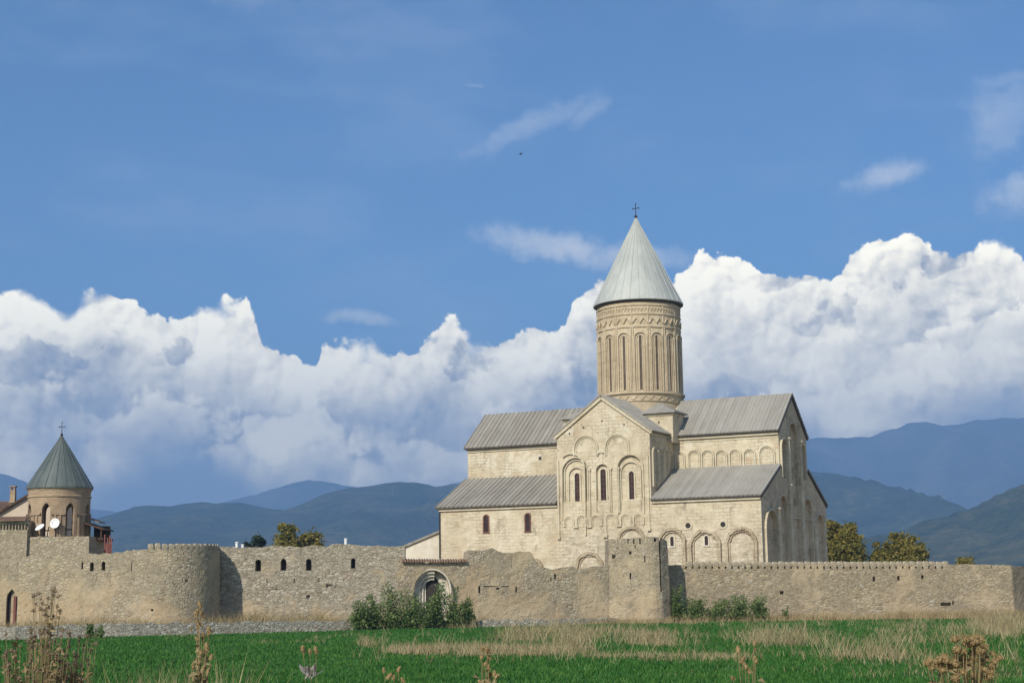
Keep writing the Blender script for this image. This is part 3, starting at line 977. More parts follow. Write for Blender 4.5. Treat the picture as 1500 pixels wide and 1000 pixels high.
# small blind arcade under the windows
for c, hw, zb in [(25.15, .64, 11.0), (23.35, .74, 11.0), (21.35, .72, 11.0), (19.30, .80, 9.65), (17.38, .70, 11.0), (15.66, .66, 11.0)]:
    moulding([(A(c, hw, zb if zb > 10 else 11.0, 11.66), .17, .24), (A(c, hw - .2, 11.0, 11.66), .12, .15)])
mb = MB()
mb.box(-20.28, -19.98, -.22, .0, 9.9, 11.8)
mb.box(-20.42, -19.84, -.36, .0, 9.55, 9.9)
mb.build('corbel', M['moulding'], church)
for a_ in (24.2, 22.3, 18.3, 16.5):
    mb = MB()
    mb.box(-a_ - .32, -a_ + .32, -.30, 0, 10.82, 11.0)
    mb.build('corbel', M['moulding'], church)
# big arches of the lower storey
for c, hw, zs, zt in [(16.68, 1.75, 8.95, 10.7), (22.4, 1.75, 5.9, 7.65), (30.4, 1.5, 5.6, 7.1), (11.36, 1.62, 8.7, 10.3), (7.12, 1.85, 8.2, 10.0), (2.55, 1.80, 8.4, 10.15)]:
    jit = lambda P_: [(a_ + RNG.normal() * .045, b_ + RNG.normal() * .045) for a_, b_ in P_]
    moulding([(jit(arch_path(c, hw, 4.6, zs, 22, zt - zs)), .34, .36), (jit(arch_path(c, hw - .30, 4.6, zs, 22, zt - zs - .28)), .20, .18)], mat='rough_arch')
mb = MB()
for q in range(8):          # exposed tile voussoirs in the last arch
    a_ = math.pi * (0.30 + 0.065 * q)
    c_, z_ = 2.55 + 1.5 * math.cos(a_), 8.4 + 1.45 * math.sin(a_)
    mb.prism([(c_ - .10, z_ - .16), (c_ + .04, z_ - .16), (c_ + .10, z_ + .16), (c_ - .04, z_ + .16)], F0, -.02, .24)
mb.build('arch_voussoirs', M['terracotta'], church)
# small windows
for c, z0, z1 in [(11.4, 8.28, 9.42), (6.98, 8.28, 9.40), (37.03, 10.68, 12.80), (31.0, 10.65, 12.82)]:
    hw = .22 if z0 < 9 else .31
    b = MB()
    b.ribbon(A(c, hw + .08, z0, z1 - hw), .16, F0, -.03, .09)
    b.prism([(c - hw - .2, z0 - .16), (c + hw + .2, z0 - .16), (c + hw + .2, z0 - .01), (c - hw - .2, z0 - .01)], F0, -.03, .12)
    f = b.build('window', M['frame_red'] if z0 > 9 else M['annex'], church)
    b = MB()
    b.prism(arch_path(c, hw + .02, z0, z1 - hw), F0, -.1, .012)
    b.build('pane', M['pane'], f)
for c, z in [(9.27, 10.68), (4.81, 10.68)]:
    b = MB()
    b.ribbon(ring(c, .44, z), .20, F0, -.03, .10, closed=True)
    f = b.build('round_window', M['moulding'], church)
    b = MB()
    b.prism(ring(c, .36, z), F0, -.1, .012)
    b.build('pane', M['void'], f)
b = MB()
b.prism(sq(33.0, 20.56, .2, .22), S(N0), -.1, .015)
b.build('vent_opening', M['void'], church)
# blind arcade of the upper nave wall
Fn = S(N0)
for c, hw, zs in [(13.05, .62, 19.75), (11.14, .78, 19.75), (9.32, .80, 19.65), (7.5, .74, 19.6), (5.66, .74, 19.6), (3.8, .74, 19.55), (1.55, .98, 19.6)]:
    moulding([(A(c, hw, 17.9, zs), .17, .24), (A(c, hw - .22, 17.9, zs), .10, .12)], fn=Fn)
for bx_ in ((-TX0 + .02, -.02, N0 - .06, N0, HN - 1.05, HN - .95), (-LEN + .02, -TX1 - .02, N0 - .14, N0, HN - .75, HN - .35)):
    mb = MB()
    mb.box(*bx_)
    mb.build('string_course', M['moulding'], church)

# ---- east front: tall niches between half columns
Fe = Epl(0)
outer = [(.02, 0), (WID - .02, 0), (WID - .02, HE - .05), (N1 - .02, HAT - .05), (N1 - .02, HN - .05), (MID, HR - .1), (N0 + .02, HN - .05), (N0 + .02, HAT - .05), (.02, HE - .05)]
niches = [A(3.4, 2.35, 2.0, 10.0), A(8.45, 1.85, 2.0, 12.5), A(13.7, 2.1, 2.0, 21.7), A(18.95, 1.75, 2.0, 12.7), A(24.35, 1.9, 2.0, 10.7), A(9.55, 1.25, 16.6, 20.2), A(17.6, 1.15, 16.8, 20.2)]
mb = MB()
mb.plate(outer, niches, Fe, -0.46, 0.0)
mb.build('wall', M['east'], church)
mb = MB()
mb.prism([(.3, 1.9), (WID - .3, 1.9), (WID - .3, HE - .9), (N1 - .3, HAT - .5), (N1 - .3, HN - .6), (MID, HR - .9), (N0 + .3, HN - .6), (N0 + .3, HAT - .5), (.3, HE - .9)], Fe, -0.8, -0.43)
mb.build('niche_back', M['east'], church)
for (c, hw, zb, zs), d in [((3.4, 2.45, 2, 10.0), .30), ((8.45, 1.92, 2, 12.5), .16), ((18.95, 1.82, 2, 12.7), .16), ((24.35, 1.98, 2, 10.7), .16), ((9.55, 1.33, 16.6, 20.2), .30), ((17.6, 1.22, 16.8, 20.2), .22), ((13.7, 2.18, 17, 21.7), .16)]:
    moulding([(A(c, hw, zb, zs), .20, d)], fn=Fe)
for n_, z0, z1 in [(6.05, 2.0, 12.6), (11.25, 2.0, 21.6), (16.4, 2.0, 21.6), (21.9, 2.0, 11.0)]:
    mb = MB()
    mb.tube([(.12, n_, z0), (.12, n_, z1)], .30, 12)
    mb.lathe([(.30, 0), (.44, .15), (.44, .3), (.3, .4)], (.12, n_, z1 - .2), 12)
    mb.lathe([(.31, 0), (.40, .1), (.40, .24), (.31, .34)], (.12, n_, (8.0 if z1 < 15 else 15.6)), 12)
    mb.build('half_column', M['moulding'], church)
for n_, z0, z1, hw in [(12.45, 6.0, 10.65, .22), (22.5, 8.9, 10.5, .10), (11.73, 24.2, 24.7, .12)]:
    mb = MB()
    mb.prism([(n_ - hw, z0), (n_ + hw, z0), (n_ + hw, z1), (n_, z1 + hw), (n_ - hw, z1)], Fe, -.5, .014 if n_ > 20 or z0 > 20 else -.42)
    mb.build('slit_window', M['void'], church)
mb = MB()
mb.box(-.1, .10, 11.6, 22.6, 11.7, 11.85)
mb.build('string_course', M['moulding'], church)
# east flank of the cross arm: blind arches
Fx = lambda s, z, o: (-TX0 + o, s, z)
for c in (1.25, 3.0, 4.8, 6.5):
    moulding([(A(c, .72, 15.0 + c * .5, 19.75), .16, .20)], fn=Fx, mat='moulding')
mb = MB()
mb.box(-TX0 - .02, -TX0 + .14, .0, N0, TE - .55, TE - .35)
mb.build('string_course', M['moulding'], church)


for n_, z0, z1 in ((0.0, 0, HE - .5), (N0, HAT, HN - .72)):
    mb = MB()
    mb.box(-.47, -.006, n_ + .0, n_ + .3, z0, z1)
    mb.build('corner_stones', M['church'], church)


# ---- roofs
def roof_slope(b, e0, e1, lo, hi, t=.22, rib=.62, ribs=True, axis='e', rh=.10, clip=None):
    """sloping slab between eave (c,z)=lo and top hi, running from e0 to e1; raised strips down the slope"""
    (c0, z0), (c1, z1) = lo, hi
    Lg = math.hypot(c1 - c0, z1 - z0)
    nx_, nz_ = -(z1 - z0) / Lg * (1 if c1 > c0 else -1), abs(c1 - c0) / Lg
    f = (lambda s, c, z: (-s, c, z)) if axis == 'e' else (lambda s, c, z: (-c, s, z))
    P = lambda s, q, h: f(s, c0 + (c1 - c0) * q + nx_ * h, z0 + (z1 - z0) * q + nz_ * h)
    b.add([P(e0, 0, 0), P(e1, 0, 0), P(e1, 1, 0), P(e0, 1, 0), P(e0, 0, t), P(e1, 0, t), P(e1, 1, t), P(e0, 1, t)],
          [(0, 3, 2, 1), (4, 5, 6, 7), (0, 1, 5, 4), (1, 2, 6, 5), (2, 3, 7, 6), (3, 0, 4, 7)])
    if ribs:
        n = int(abs(e1 - e0) / rib)
        for i in range(n + 1):
            s = e0 + (e1 - e0) * i / n + RNG.normal() * .015
            s = min(max(s, min(e0, e1) + .08), max(e0, e1) - .08)
            w = .075
            h = rh * (0.8 + .4 * RNG.random())
            b.add([P(s - w, -.012, t - .02), P(s + w, -.012, t - .02), P(s + w, 1, t - .02), P(s - w, 1, t - .02), P(s - w * .7, -.012, t + h), P(s + w * .7, -.012, t + h), P(s + w * .7, 1, t + h), P(s - w * .7, 1, t + h)],
                  [(0, 3, 2, 1), (4, 5, 6, 7), (0, 1, 5, 4), (1, 2, 6, 5), (2, 3, 7, 6), (3, 0, 4, 7)])


def eave(b, e0, e1, n, z, out=.42):
    b.box(-e1, -e0, n - out, n + .3, z - .22, z - .04)


OV = .45
nz = HN - .30
aisle_lo, aisle_hi = (-.42, HE - .12), (N0 - .02, HAT + .05)
for e0, e1, mt, rb in [(TX1 + .03, LEN + .35, 'roof_tile', .66), (-.22, TX0 - .03, 'roof_pale', .55)]:
    b = MB()
    roof_slope(b, e0, e1, aisle_lo, aisle_hi, .20, rb, rh=.085 if mt == 'roof_tile' else .02)
    b.build('aisle_roof', M[mt], church)
    b = MB()
    roof_slope(b, e0, e1, (WID + .42, HE - .12), (N1 + .02, HAT + .05), .20, rb, rh=.05)
    b.build('aisle_roof', M[mt], church)
for e0, e1, mt in [(TX1 - 1.0, LEN + .35, 'roof_tile'), (-.22, TX0 + 1.0, 'roof_pale')]:
    b = MB()
    roof_slope(b, e0, e1, (N0 - .5, HN - .28), (MID, HR + .05), .22, .66 if mt == 'roof_tile' else .5, rh=.085 if mt == 'roof_tile' else .035)
    roof_slope(b, e0, e1, (N1 + .5, HN - .28), (MID, HR + .05), .22, .66, rh=.05)
    b.build('nave_roof', M[mt], church)
b = MB()
roof_slope(b, -.38, WID + .4, (TX0 - .42, TE - .22), (TM, TR + .05), .20, .55, axis='n', rh=.035)
roof_slope(b, -.38, WID + .4, (TX1 + .42, TE - .22), (TM, TR + .05), .20, .55, axis='n', rh=.035)
b.build('transept_roof', M['roof_pale'], church)
# stone and timber eaves
for nm_, mt_, bx_ in [('cornice', 'moulding', (-LEN, -TX1 - .05, -.24, .0, HE - .52, HE - .30)), ('cornice', 'moulding', (-TX0 + .05, .02, -.24, .0, HE - .52, HE - .30)),
                      ('cornice', 'moulding', (-TX0 + .05, .02, N0 - .26, N0, HN - .70, HN - .46)),
                      ('eave_board', 'eave', (-LEN - .2, -TX1 - .05, -.34, .02, HE - .29, HE - .10)), ('eave_board', 'eave', (-TX0 + .05, .12, -.34, .02, HE - .29, HE - .10)),
                      ('eave_board', 'eave', (-LEN - .2, -TX1 - .05, N0 - .40, N0 + .02, HN - .44, HN - .24)), ('eave_board', 'eave', (-TX0 + .05, .12, N0 - .40, N0 + .02, HN - .44, HN - .24))]:
    b = MB()
    b.box(*bx_)
    b.build(nm_, M[mt_], church)
for ea, eb in ((TX0 - .30, TM), (TX1 + .30, TM)):
    b = MB()
    b.ribbon([(ea, TE - .40), (eb, TR - .22)], .34, F0, -.02, .30)
    b.build('raking_cornice', M['moulding'], church)
for n_, z_ in (((-.3, HE - .30), (N0 - .02, HAT - .12)), ((N0 - .35, HN - .42), (MID, HR - .18)), ((N1 + .35, HN - .42), (MID, HR - .18)), ((WID + .3, HE - .30), (N1 + .02, HAT - .12))):
    b = MB()
    b.ribbon([n_, z_], .26, Fe, -.02, .16)
    b.build('raking_cornice', M['eave'], church)
# drainpipe at the west corner
b = MB()
b.tube([(-LEN + .1, -.16, 3.0), (-LEN + .1, -.16, HE - .45)], .085, 8)
b.build('drainpipe', M['iron'], church)

# ---- corner turrets at the foot of the drum
DX, DY = -20.75, MID
for sx in (-1, 1):
    for sy in (-1, 1):
        cx_, cy_ = DX + sx * 5.75, DY + sy * 6.15
        b = MB()
        b.box(cx_ - 1.9, cx_ + 1.9, cy_ - 1.9, cy_ + 1.9, 21.5, 25.25)
        b.box(cx_ - 2.02, cx_ + 2.02, cy_ - 2.02, cy_ + 2.02, 24.95, 25.2)
        t_ = b.build('corner_turret', M['church'], church)
        b = MB()
        b.prism(sq(-cx_, 24.1, .09, .16), S(cy_ - 1.9), -.05, .012)
        b.build('slit_opening', M['void'], t_)
        b = MB()
        e_ = 2.35
        b.add([(cx_ - e_, cy_ - e_, 25.25), (cx_ + e_, cy_ - e_, 25.25), (cx_ + e_, cy_ + e_, 25.25), (cx_ - e_, cy_ + e_, 25.25), (cx_ - sx * .9, cy_ - sy * .9, 26.95),
               (cx_ - e_, cy_ - e_, 25.42), (cx_ + e_, cy_ - e_, 25.42), (cx_ + e_, cy_ + e_, 25.42), (cx_ - e_, cy_ + e_, 25.42)],
              [(0, 3, 2, 1), (0, 1, 6, 5), (1, 2, 7, 6), (2, 3, 8, 7), (3, 0, 5, 8), (5, 6, 4), (6, 7, 4), (7, 8, 4), (8, 5, 4)])
        b.build('turret_roof', M['roof_pale'], t_)

# ---- drum
DR = 5.55
b = MB()
b.lathe([(DR - .05, 22.0), (DR - .05, 27.3), (DR + .1, 27.4), (DR + .1, 28.2), (DR + .42, 28.42), (DR + .42, 28.62), (DR, 28.72), (DR, 37.15), (DR + .14, 37.2), (DR + .14, 37.4), (DR + .02, 37.45),
         (DR + .02, 38.85), (DR + .14, 38.9), (DR + .14, 39.08), (DR + .02, 39.12), (DR + .02, 40.05), (DR + .14, 40.1), (DR + .14, 40.35), (DR + .02, 40.4), (DR + .06, 40.75), (DR + .25, 41.0)], (DX, DY, 0), 96)
b.build('drum', M['drum'], church)


def Dp(a0):                     # bay-centred drum coordinates: s along the arc, o outwards
    def f(s, z, o):
        a = a0 + s / DR
        return (DX + (DR + o) * math.cos(a), DY + (DR + o) * math.sin(a), z)
    return f


BW = 2 * math.pi * DR / 16
A0 = -math.pi / 2 + CA - 0.083 + R(1.6)
for kx in range(16):
    a0 = A0 + kx * math.pi / 8
    fn = Dp(a0)
    b = MB()
    b.ribbon(A(0, .80, 28.72, 35.75), .15, fn, -.03, .22)
    b.ribbon(A(0, .52, 28.72, 35.65), .12, fn, -.03, .12)
    f = b.build('window', M['drum'], church)
    b = MB()
    b.prism(arch_path(0, .17, 28.9, 35.95), fn, -.2, .012)
    b.build('pane', M['slit'], f)
    b = MB()
    b.ribbon(A(0, .24, 28.8, 35.9), .14, fn, -.02, .07)
    b.build('frame', M['drum'], f)
    # paired half columns at the bay edge, running up through the bands
    b = MB()
    for ds in (-.13, .13):
        p0, p1 = fn(BW / 2 + ds, 28.7, .03), fn(BW / 2 + ds, 37.2, .03)
        b.tube([p0, p1], .11, 8)
    p0, p1 = fn(BW / 2, 37.4, .02), fn(BW / 2, 40.1, .02)
    b.tube([p0, p1], .10, 8)
    b.build('engaged_column', M['drum'], church)
# carved bands
b = MB()
for kx in range(16):
    fn = Dp(A0 + kx * math.pi / 8)
    zz = []
    for q in range(5):
        zz.append((-BW / 2 + .14 + (BW - .28) * q / 4, 37.75 if q % 2 == 0 else 38.45))
    b.ribbon(zz, .13, fn, -.02, .20)
    for q in range(5):
        c_ = -BW / 2 + .22 + (BW - .44) * q / 4
        b.ribbon(arch_path(c_, .2, 39.4, 39.55, 6), .10, fn, -.02, .12)
    zz = [(-BW / 2 + BW * q / 4, 27.6 if q % 2 == 0 else 28.15) for q in range(5)]
    b.ribbon(zz, .12, lambda s, z, o, fn=fn: fn(s, z, o + .08), -.02, .13)
b.build('zigzag_frieze', M['drum'], church)


def cone_roof(name, c, r, z0, z1, n, mat, parent, seam=.07, curve=.0):
    b = MB()
    prof = [(r - .18, z0 - .10), (r, z0 - .12), (r, z0), (r * .995, z0 + .08)]
    for q in range(1, 9):
        t = q / 8
        prof.append((max(r * (1 - t) * (1 - curve * math.sin(math.pi * t)), .05), z0 + .08 + (z1 - z0 - .08) * t))
    b.lathe(prof, c, n * 2)
    for i in range(n):
        a = 2 * math.pi * (i + .5) / n
        path = [(c[0] + math.cos(a) * (q[0] + .01), c[1] + math.sin(a) * (q[0] + .01), c[2] + q[1]) for q in prof[2:]]
        b.tube(path, [seam] * (len(path) - 2) + [seam * .6, seam * .3], 5)
    return b.build(name, mat, parent)


cone = cone_roof('cone_roof', (DX, DY, 0), 6.08, 41.0, 53.35, 30, M['cone'], church, .05)
b = MB()
b.lathe([(DR + .1, 40.55), (5.98, 40.86), (5.98, 40.99), (DR, 40.99)], (DX, DY, 0), 64)
b.build('eave_board', M['eave'], church)


def cross(c, z, h, s, parent):
    b = MB()
    b.lathe([(.04, 0), (.16 * s, .05), (.24 * s, .22 * s), (.16 * s, .4 * s), (.05 * s, .5 * s)], (c[0], c[1], z), 10)
    b.tube([(c[0], c[1], z), (c[0], c[1], z + h)], .055 * s, 6)
    zc = z + h * .68
    b.tube([(c[0] - .45 * s, c[1], zc), (c[0] + .45 * s, c[1], zc)], .05 * s, 6)
    for p_ in ((c[0] - .45 * s, zc), (c[0] + .45 * s, zc), (c[0], z + h)):
        b.lathe([(.02, -.1 * s), (.10 * s, 0), (.02, .1 * s)], (p_[0], c[1], p_[1]), 8)
    return b.build('cross', M['iron'], parent)


cross((DX, DY), 53.2, 2.05, 1.0, cone)

# ---- small lean-to against the west end
annex = empty('annex', (29.32, 183.1, 0), -CA, 'low whitewashed lean-to with a sloping roof beside the cathedral', 'outbuilding')
b = MB()
b.prism([(LEN + .05, 0), (51.5, 0), (51.5, 8.35), (LEN + .05, 10.85)], lambda s, z, d: (-s, d, z), .35, 7.0)
b.build('wall', M['annex'], annex)
b = MB()
b.prism([(LEN + .03, 10.85), (51.9, 8.22), (51.9, 8.47), (LEN + .03, 11.12)], lambda s, z, d: (-s, d, z), .05, 7.3)
for q in range(14):
    s_ = LEN + .4 + q * .54
    zt = 11.12 - (s_ - LEN) * 2.65 / 7.87
    b.tube([(-s_, .02, zt), (-s_, 7.2, zt)], .10, 6)
b.build('roof', M['roof_tile'], annex)


# ------------------------------------------------------------------ fortification walls
def wall_solid(name, path, ztop, thick, mat, parent=None, res=.22, amp=.10, rows_per_m=4.5, ragged=.10, seed=1, batter=0.0, zb=-.4):
    """masonry wall along a ground path (list of (x, y)); outward side is to the right of the path; uneven courses are modelled"""
    P = np.array(path, float)
    d = np.hypot(*(P[1:] - P[:-1]).T)
    L = np.concatenate([[0], np.cumsum(d)])
    n = max(3, int(L[-1] / res))
    s = np.linspace(0, L[-1], n + 1)
    X = np.interp(s, L, P[:, 0])
    Y = np.interp(s, L, P[:, 1])
    tx, ty = np.gradient(X), np.gradient(Y)
    l_ = np.hypot(tx, ty)
    nx_, ny_ = ty / l_, -tx / l_
    zt = np.array([ztop(q, x_) for q, x_ in zip(s, X)]) + (vnoise(s * 1.9, s * 0 + seed, seed) - .5) * 2 * ragged + (vnoise(s * .6, s * 0 + seed, seed + 5) - .5) * ragged
    m = max(4, int((zt.max() - zb) * rows_per_m))
    V = []
    for r_ in range(m + 1):
        z = zb + (zt - zb) * r_ / m
        o = (fbm(s * 2.6 + seed * 13.7, z * 3.6, 2, seed) - .5) * .75 * amp + (fbm(s * .22 + seed, z * .30, 2, seed + 40) - .5) * amp * .6
        o = o + batter * (1 - r_ / m)
        V.append(np.stack([X + nx_ * o, Y + ny_ * o, z], 1))
    topb = np.stack([X - nx_ * thick, Y - ny_ * thick, zt - .05 + (vnoise(s * 2.1, s * 0 + 3, seed + 9) - .5) * ragged], 1)
    botb = np.stack([X - nx_ * thick, Y - ny_ * thick, s * 0 + zb], 1)
    ringv = V + [topb, botb]
    K = len(ringv)
    allv = np.stack(ringv, 1).reshape(-1, 3)          # index = i*K + r
    F = []
    for i in range(n):
        a, b_ = i * K, (i + 1) * K
        for r_ in range(K):
            r2 = (r_ + 1) % K
            F.append((a + r_, b_ + r_, b_ + r2, a + r2))
    me = bpy.data.meshes.new(name)
    me.from_pydata([tuple(v) for v in allv], [], F + [tuple(range(K)), tuple(n * K + r_ for r_ in range(K))[::-1]])
    bm = bmesh.new()
    bm.from_mesh(me)
    bmesh.ops.recalc_face_normals(bm, faces=bm.faces)
    bm.to_mesh(me)
    bm.free()
    return link_mesh(name, me, mat, parent)


def polyfn(pts):
    xs = [p[0] for p in pts]
    zs = [p[1] for p in pts]
    return lambda s, x: float(np.interp(x, xs, zs))


def topline(pxs, Yf):
    """wall-top profile read from the photograph: (px, py) at depth Yf(px)"""
    return polyfn([(at(px, py, Yf).x, at(px, py, Yf).z) for px, py in pxs])


def hole(mb, x, y, z0, z1, hw, deep=.9, arch=True, front=1.2):
    p = arch_path(x, hw, z0, z1 - hw, 8) if arch else [(x - hw, z0), (x + hw, z0), (x + hw, z1), (x - hw, z1)]
    mb.prism(p, lambda s, z, d: (s, d, z), y - front, y + deep)


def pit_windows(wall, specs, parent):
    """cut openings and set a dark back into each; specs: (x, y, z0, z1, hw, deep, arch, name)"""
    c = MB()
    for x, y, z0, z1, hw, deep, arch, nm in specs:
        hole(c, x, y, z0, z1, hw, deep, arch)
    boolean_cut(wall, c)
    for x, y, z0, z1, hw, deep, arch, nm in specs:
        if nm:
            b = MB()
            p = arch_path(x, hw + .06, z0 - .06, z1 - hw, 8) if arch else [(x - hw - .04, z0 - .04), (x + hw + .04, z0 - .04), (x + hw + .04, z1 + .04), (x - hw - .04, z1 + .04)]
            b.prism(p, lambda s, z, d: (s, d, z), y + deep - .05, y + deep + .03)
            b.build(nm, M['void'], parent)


def px_hole(px, py0, py1, Y, w, deep, arch, nm):
    a, b = at(px, py0, Y), at(px, py1, Y)
    return (a.x, Y, b.z, a.z, w, deep, arch, nm)


# left curtain wall and its round bastion
YL = 135.0
cw = empty('curtain_wall', (-38, YL, 0), 0, 'tan rubble curtain wall with three slits left of the round bastion', 'wall')


def rel(o, parent):            # keep world coordinates under an Empty
    o.parent = parent
    o.matrix_parent_inverse = Matrix.Translation(parent.location).inverted()
    return o


def under(parent):
    class _P:
        pass
    return parent


w = wall_solid('wall', [(-43.3, YL + .4), (-32.4, YL - 1.45)], topline([(22, 817), (60, 814), (140, 811), (225, 806)], YL), 1.3, M['rubble'], None, seed=2)
pit_windows(w, [px_hole(136, 823, 836, YL - .45, .17, .8, True, None), px_hole(153, 822, 835, YL - .6, .17, .8, True, None), px_hole(197, 820, 836, YL - 1.05, .20, .8, True, None), px_hole(122, 823, 833, YL - .3, .08, .5, False, None)], None)
rel(w, cw)
BC, BR = (-31.2, 138.2), 4.8
bast = empty('bastion', (BC[0], BC[1], 0), 0, 'round stone bastion with small battlements in the curtain wall', 'tower')
arc = [(BC[0] + BR * math.cos(a), BC[1] + BR * math.sin(a)) for a in np.linspace(R(248), R(390), 48)]
w = wall_solid('wall', arc, lambda s, x: 7.05, 1.1, M['rubble'], None, seed=4, amp=.08, ragged=.04, batter=.10)
cth = MB()
for px, py in [(223, 893), (270, 850)]:
    p_ = at(px, py, 133.4)
    cth.prism(sq(p_.x, p_.z, .10, .10), lambda s, z, d: (s, d, z), 131, 134.6)
boolean_cut(w, cth)
rel(w, bast)
w = wall_solid('parapet', [q for q in arc if q[0] > -31.4], lambda s, x: 7.08, .5, M['rubble_bare'], None, seed=6, amp=.05, ragged=.02, zb=7.0)
rel(w, bast)
mm = MB()
mm.add([(-.24, -.22, 0), (.24, -.22, 0), (.24, .22, 0), (-.24, .22, 0), (-.235, -.2, .40), (.235, -.2, .40), (.235, .2, .40), (-.235, .2, .40), (-.15, -.17, .52), (.15, -.17, .52), (.15, .17, .52), (-.15, .17, .52)],
       [(0, 3, 2, 1), (0, 1, 5, 4), (1, 2, 6, 5), (2, 3, 7, 6), (3, 0, 4, 7), (4, 5, 9, 8), (5, 6, 10, 9), (6, 7, 11, 10), (7, 4, 8, 11), (8, 9, 10, 11)])
merlon_me = mm.mesh('merlon')
merlon_me.materials.append(M['rubble_bare'])


def put_merlon(parent, x, y, z, rz, sx=1.0, sz=1.0):
    o = bpy.data.objects.new('merlon', merlon_me)
    COL.objects.link(o)
    o.parent = parent
    o.location = (x - parent.location.x, y - parent.location.y, z - parent.location.z)
    o.rotation_euler = (RNG.normal() * .02, RNG.normal() * .03, rz)
    o.scale = (sx, 1, sz)


for a in np.arange(R(268), R(385), .60 / BR):
    put_merlon(bast, BC[0] + (BR - .25) * math.cos(a), BC[1] + (BR - .25) * math.sin(a), 7.05, a + math.pi / 2, 1.03 + RNG.normal() * .04, .92 + .15 * RNG.random())

# middle curtain wall with four arched windows
YM = 140.2
midw = empty('curtain_wall', (-18, YM, 0), 0, 'grey rubble curtain wall with four dark arched windows right of the bastion', 'wall')
w = wall_solid('wall', [(-27.6, YM), (-9.95, YM + .2)], topline([(318, 801), (360, 801), (420, 800), (480, 799), (500, 796), (530, 798), (590, 799)], YM), 1.4, M['rubble_bare'], None, seed=11, amp=.11)
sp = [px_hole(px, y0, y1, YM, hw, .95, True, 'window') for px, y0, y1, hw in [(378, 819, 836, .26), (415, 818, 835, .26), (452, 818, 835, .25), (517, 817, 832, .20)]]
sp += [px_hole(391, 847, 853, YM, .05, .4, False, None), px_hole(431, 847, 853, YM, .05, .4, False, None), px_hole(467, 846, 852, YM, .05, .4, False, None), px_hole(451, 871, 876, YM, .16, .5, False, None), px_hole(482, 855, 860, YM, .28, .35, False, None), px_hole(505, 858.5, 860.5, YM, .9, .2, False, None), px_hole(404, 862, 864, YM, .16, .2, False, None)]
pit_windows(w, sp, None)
rel(w, midw)
for o in [o for o in COL.objects if o.parent is None and o.name.startswith('window') and o.type == 'MESH']:
    rel(o, midw)

# gate wall: carved portal, tiled coping, ruined top towards the tower
def YG(px):
    return float(np.interp(px, [585, 700, 895], [140.15, 142.4, 147.0]))


gp = [(583, YG(583)), (700, YG(700)), (897, YG(897))]
gate = empty('gate_wall', (-3, 142, 0), 0, 'plastered gate wall with white arched portal and broken top', 'wall')
tops = [(583, 818), (590, 822), (684, 822), (686, 807), (700, 806), (716, 803), (735, 806), (760, 808), (778, 809), (790, 828), (815, 832), (840, 830), (862, 832), (880, 829), (900, 829)]
tfn = polyfn([(at(px, py, YG(px)).x, at(px, py, YG(px)).z) for px, py in tops])
gpath = [(at(px, 860, y).x, y) for px, y in gp]
w = wall_solid('wall', gpath, tfn, 1.5, M['rubble'], None, seed=19, amp=.10, ragged=.16, res=.2)
Ygt = YG(630)
pc, pl, pr_ = at(632, 840, Ygt), at(607, 860, Ygt), at(657, 860, Ygt)
cut = MB()
cut.prism(arch_path((pl.x + pr_.x) / 2, (pr_.x - pl.x) / 2, -.1, 3.3, 12, 1.75), lambda s, z, d: (s, d, z), Ygt - 1.5, Ygt + .95)
for px, y0, y1, hw, dp in [(702, 858, 868, .09, .6), (756, 859, 867, .07, .5), (813, 840, 848, .08, .6), (807, 845, 851, .05, .4), (729, 860, 863, .14, .3), (722, 857.6, 859.2, .9, .12), (742, 857.6, 859.0, .5, .1)]:
    p0, p1 = at(px, y0, YG(px)), at(px, y1, YG(px))
    cut.prism([(p0.x - hw, p1.z), (p0.x + hw, p1.z), (p0.x + hw, p0.z), (p0.x - hw, p0.z)], lambda s, z, d, Y_=YG(px): (s, d, z), YG(px) - 1.2, YG(px) + dp)
boolean_cut(w, cut)
rel(w, gate)
portal = empty('portal', (0, 0, 0), 0)
portal.parent = gate
pcx = (pl.x + pr_.x) / 2
hwP = (pr_.x - pl.x) / 2
fP = lambda s, z, o: (s - gate.location.x, Ygt - o - gate.location.y, z)
for q in range(3):
    b = MB()
    hw = hwP - .10 - q * .25
    b.ribbon(arch_path(pcx + q * .02, hw, -.1, 3.3 - q * .05, 16, 1.65 - q * .24)[:11], .27, fP, -.9, -.10 - q * .24)
    b.build('archivolt', M['carved'], portal)
b = MB()
b.plate([(pcx - hwP - .02, -.1), (pcx + hwP + .02, -.1)] + arch_path(pcx, hwP + .02, -.1, 3.3, 16, 1.76)[1:-1][::-1], [arch_path(at(633, 850, Ygt).x, .62, .0, 3.70, 12, .80)], fP, -.93, -.80)
b.build('tympanum', M['carved'], portal)
b = MB()
b.prism(arch_path(pcx, hwP - .1, -.1, 3.3, 12, 1.5), fP, -.98, -.945)
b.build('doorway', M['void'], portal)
b = MB()
b.prism([(pcx - hwP - .12, 2.3), (pcx - hwP + .05, 2.3), (pcx - hwP + .05, 3.6), (pcx - hwP - .12, 3.6)], fP, -.9, .12)
b.ribbon(arch_path(pcx + .05, hwP + .12, 3.0, 3.4, 14, 1.78), .13, fP, -.2, .14)
b.build('hood_mould', M['carved'], portal)
b = MB()
ex = at(590, 820, YG(590)).x
while ex < at(686, 820, YG(686)).x:
    yy = float(np.interp(ex, [gpath[0][0], gpath[1][0]], [gpath[0][1], gpath[1][1]]))
    zz = tfn(0, ex) + .06 + RNG.normal() * .015
    b.tube([(ex - gate.location.x, yy - .34 - gate.location.y, zz - .06), (ex - gate.location.x, yy + .5 - gate.location.y, zz + .12), (ex - gate.location.x, yy + 1.6 - gate.location.y, zz - .02)], .105, 7)
    ex += .235
b.build('tile_coping', M['terracotta'], gate)

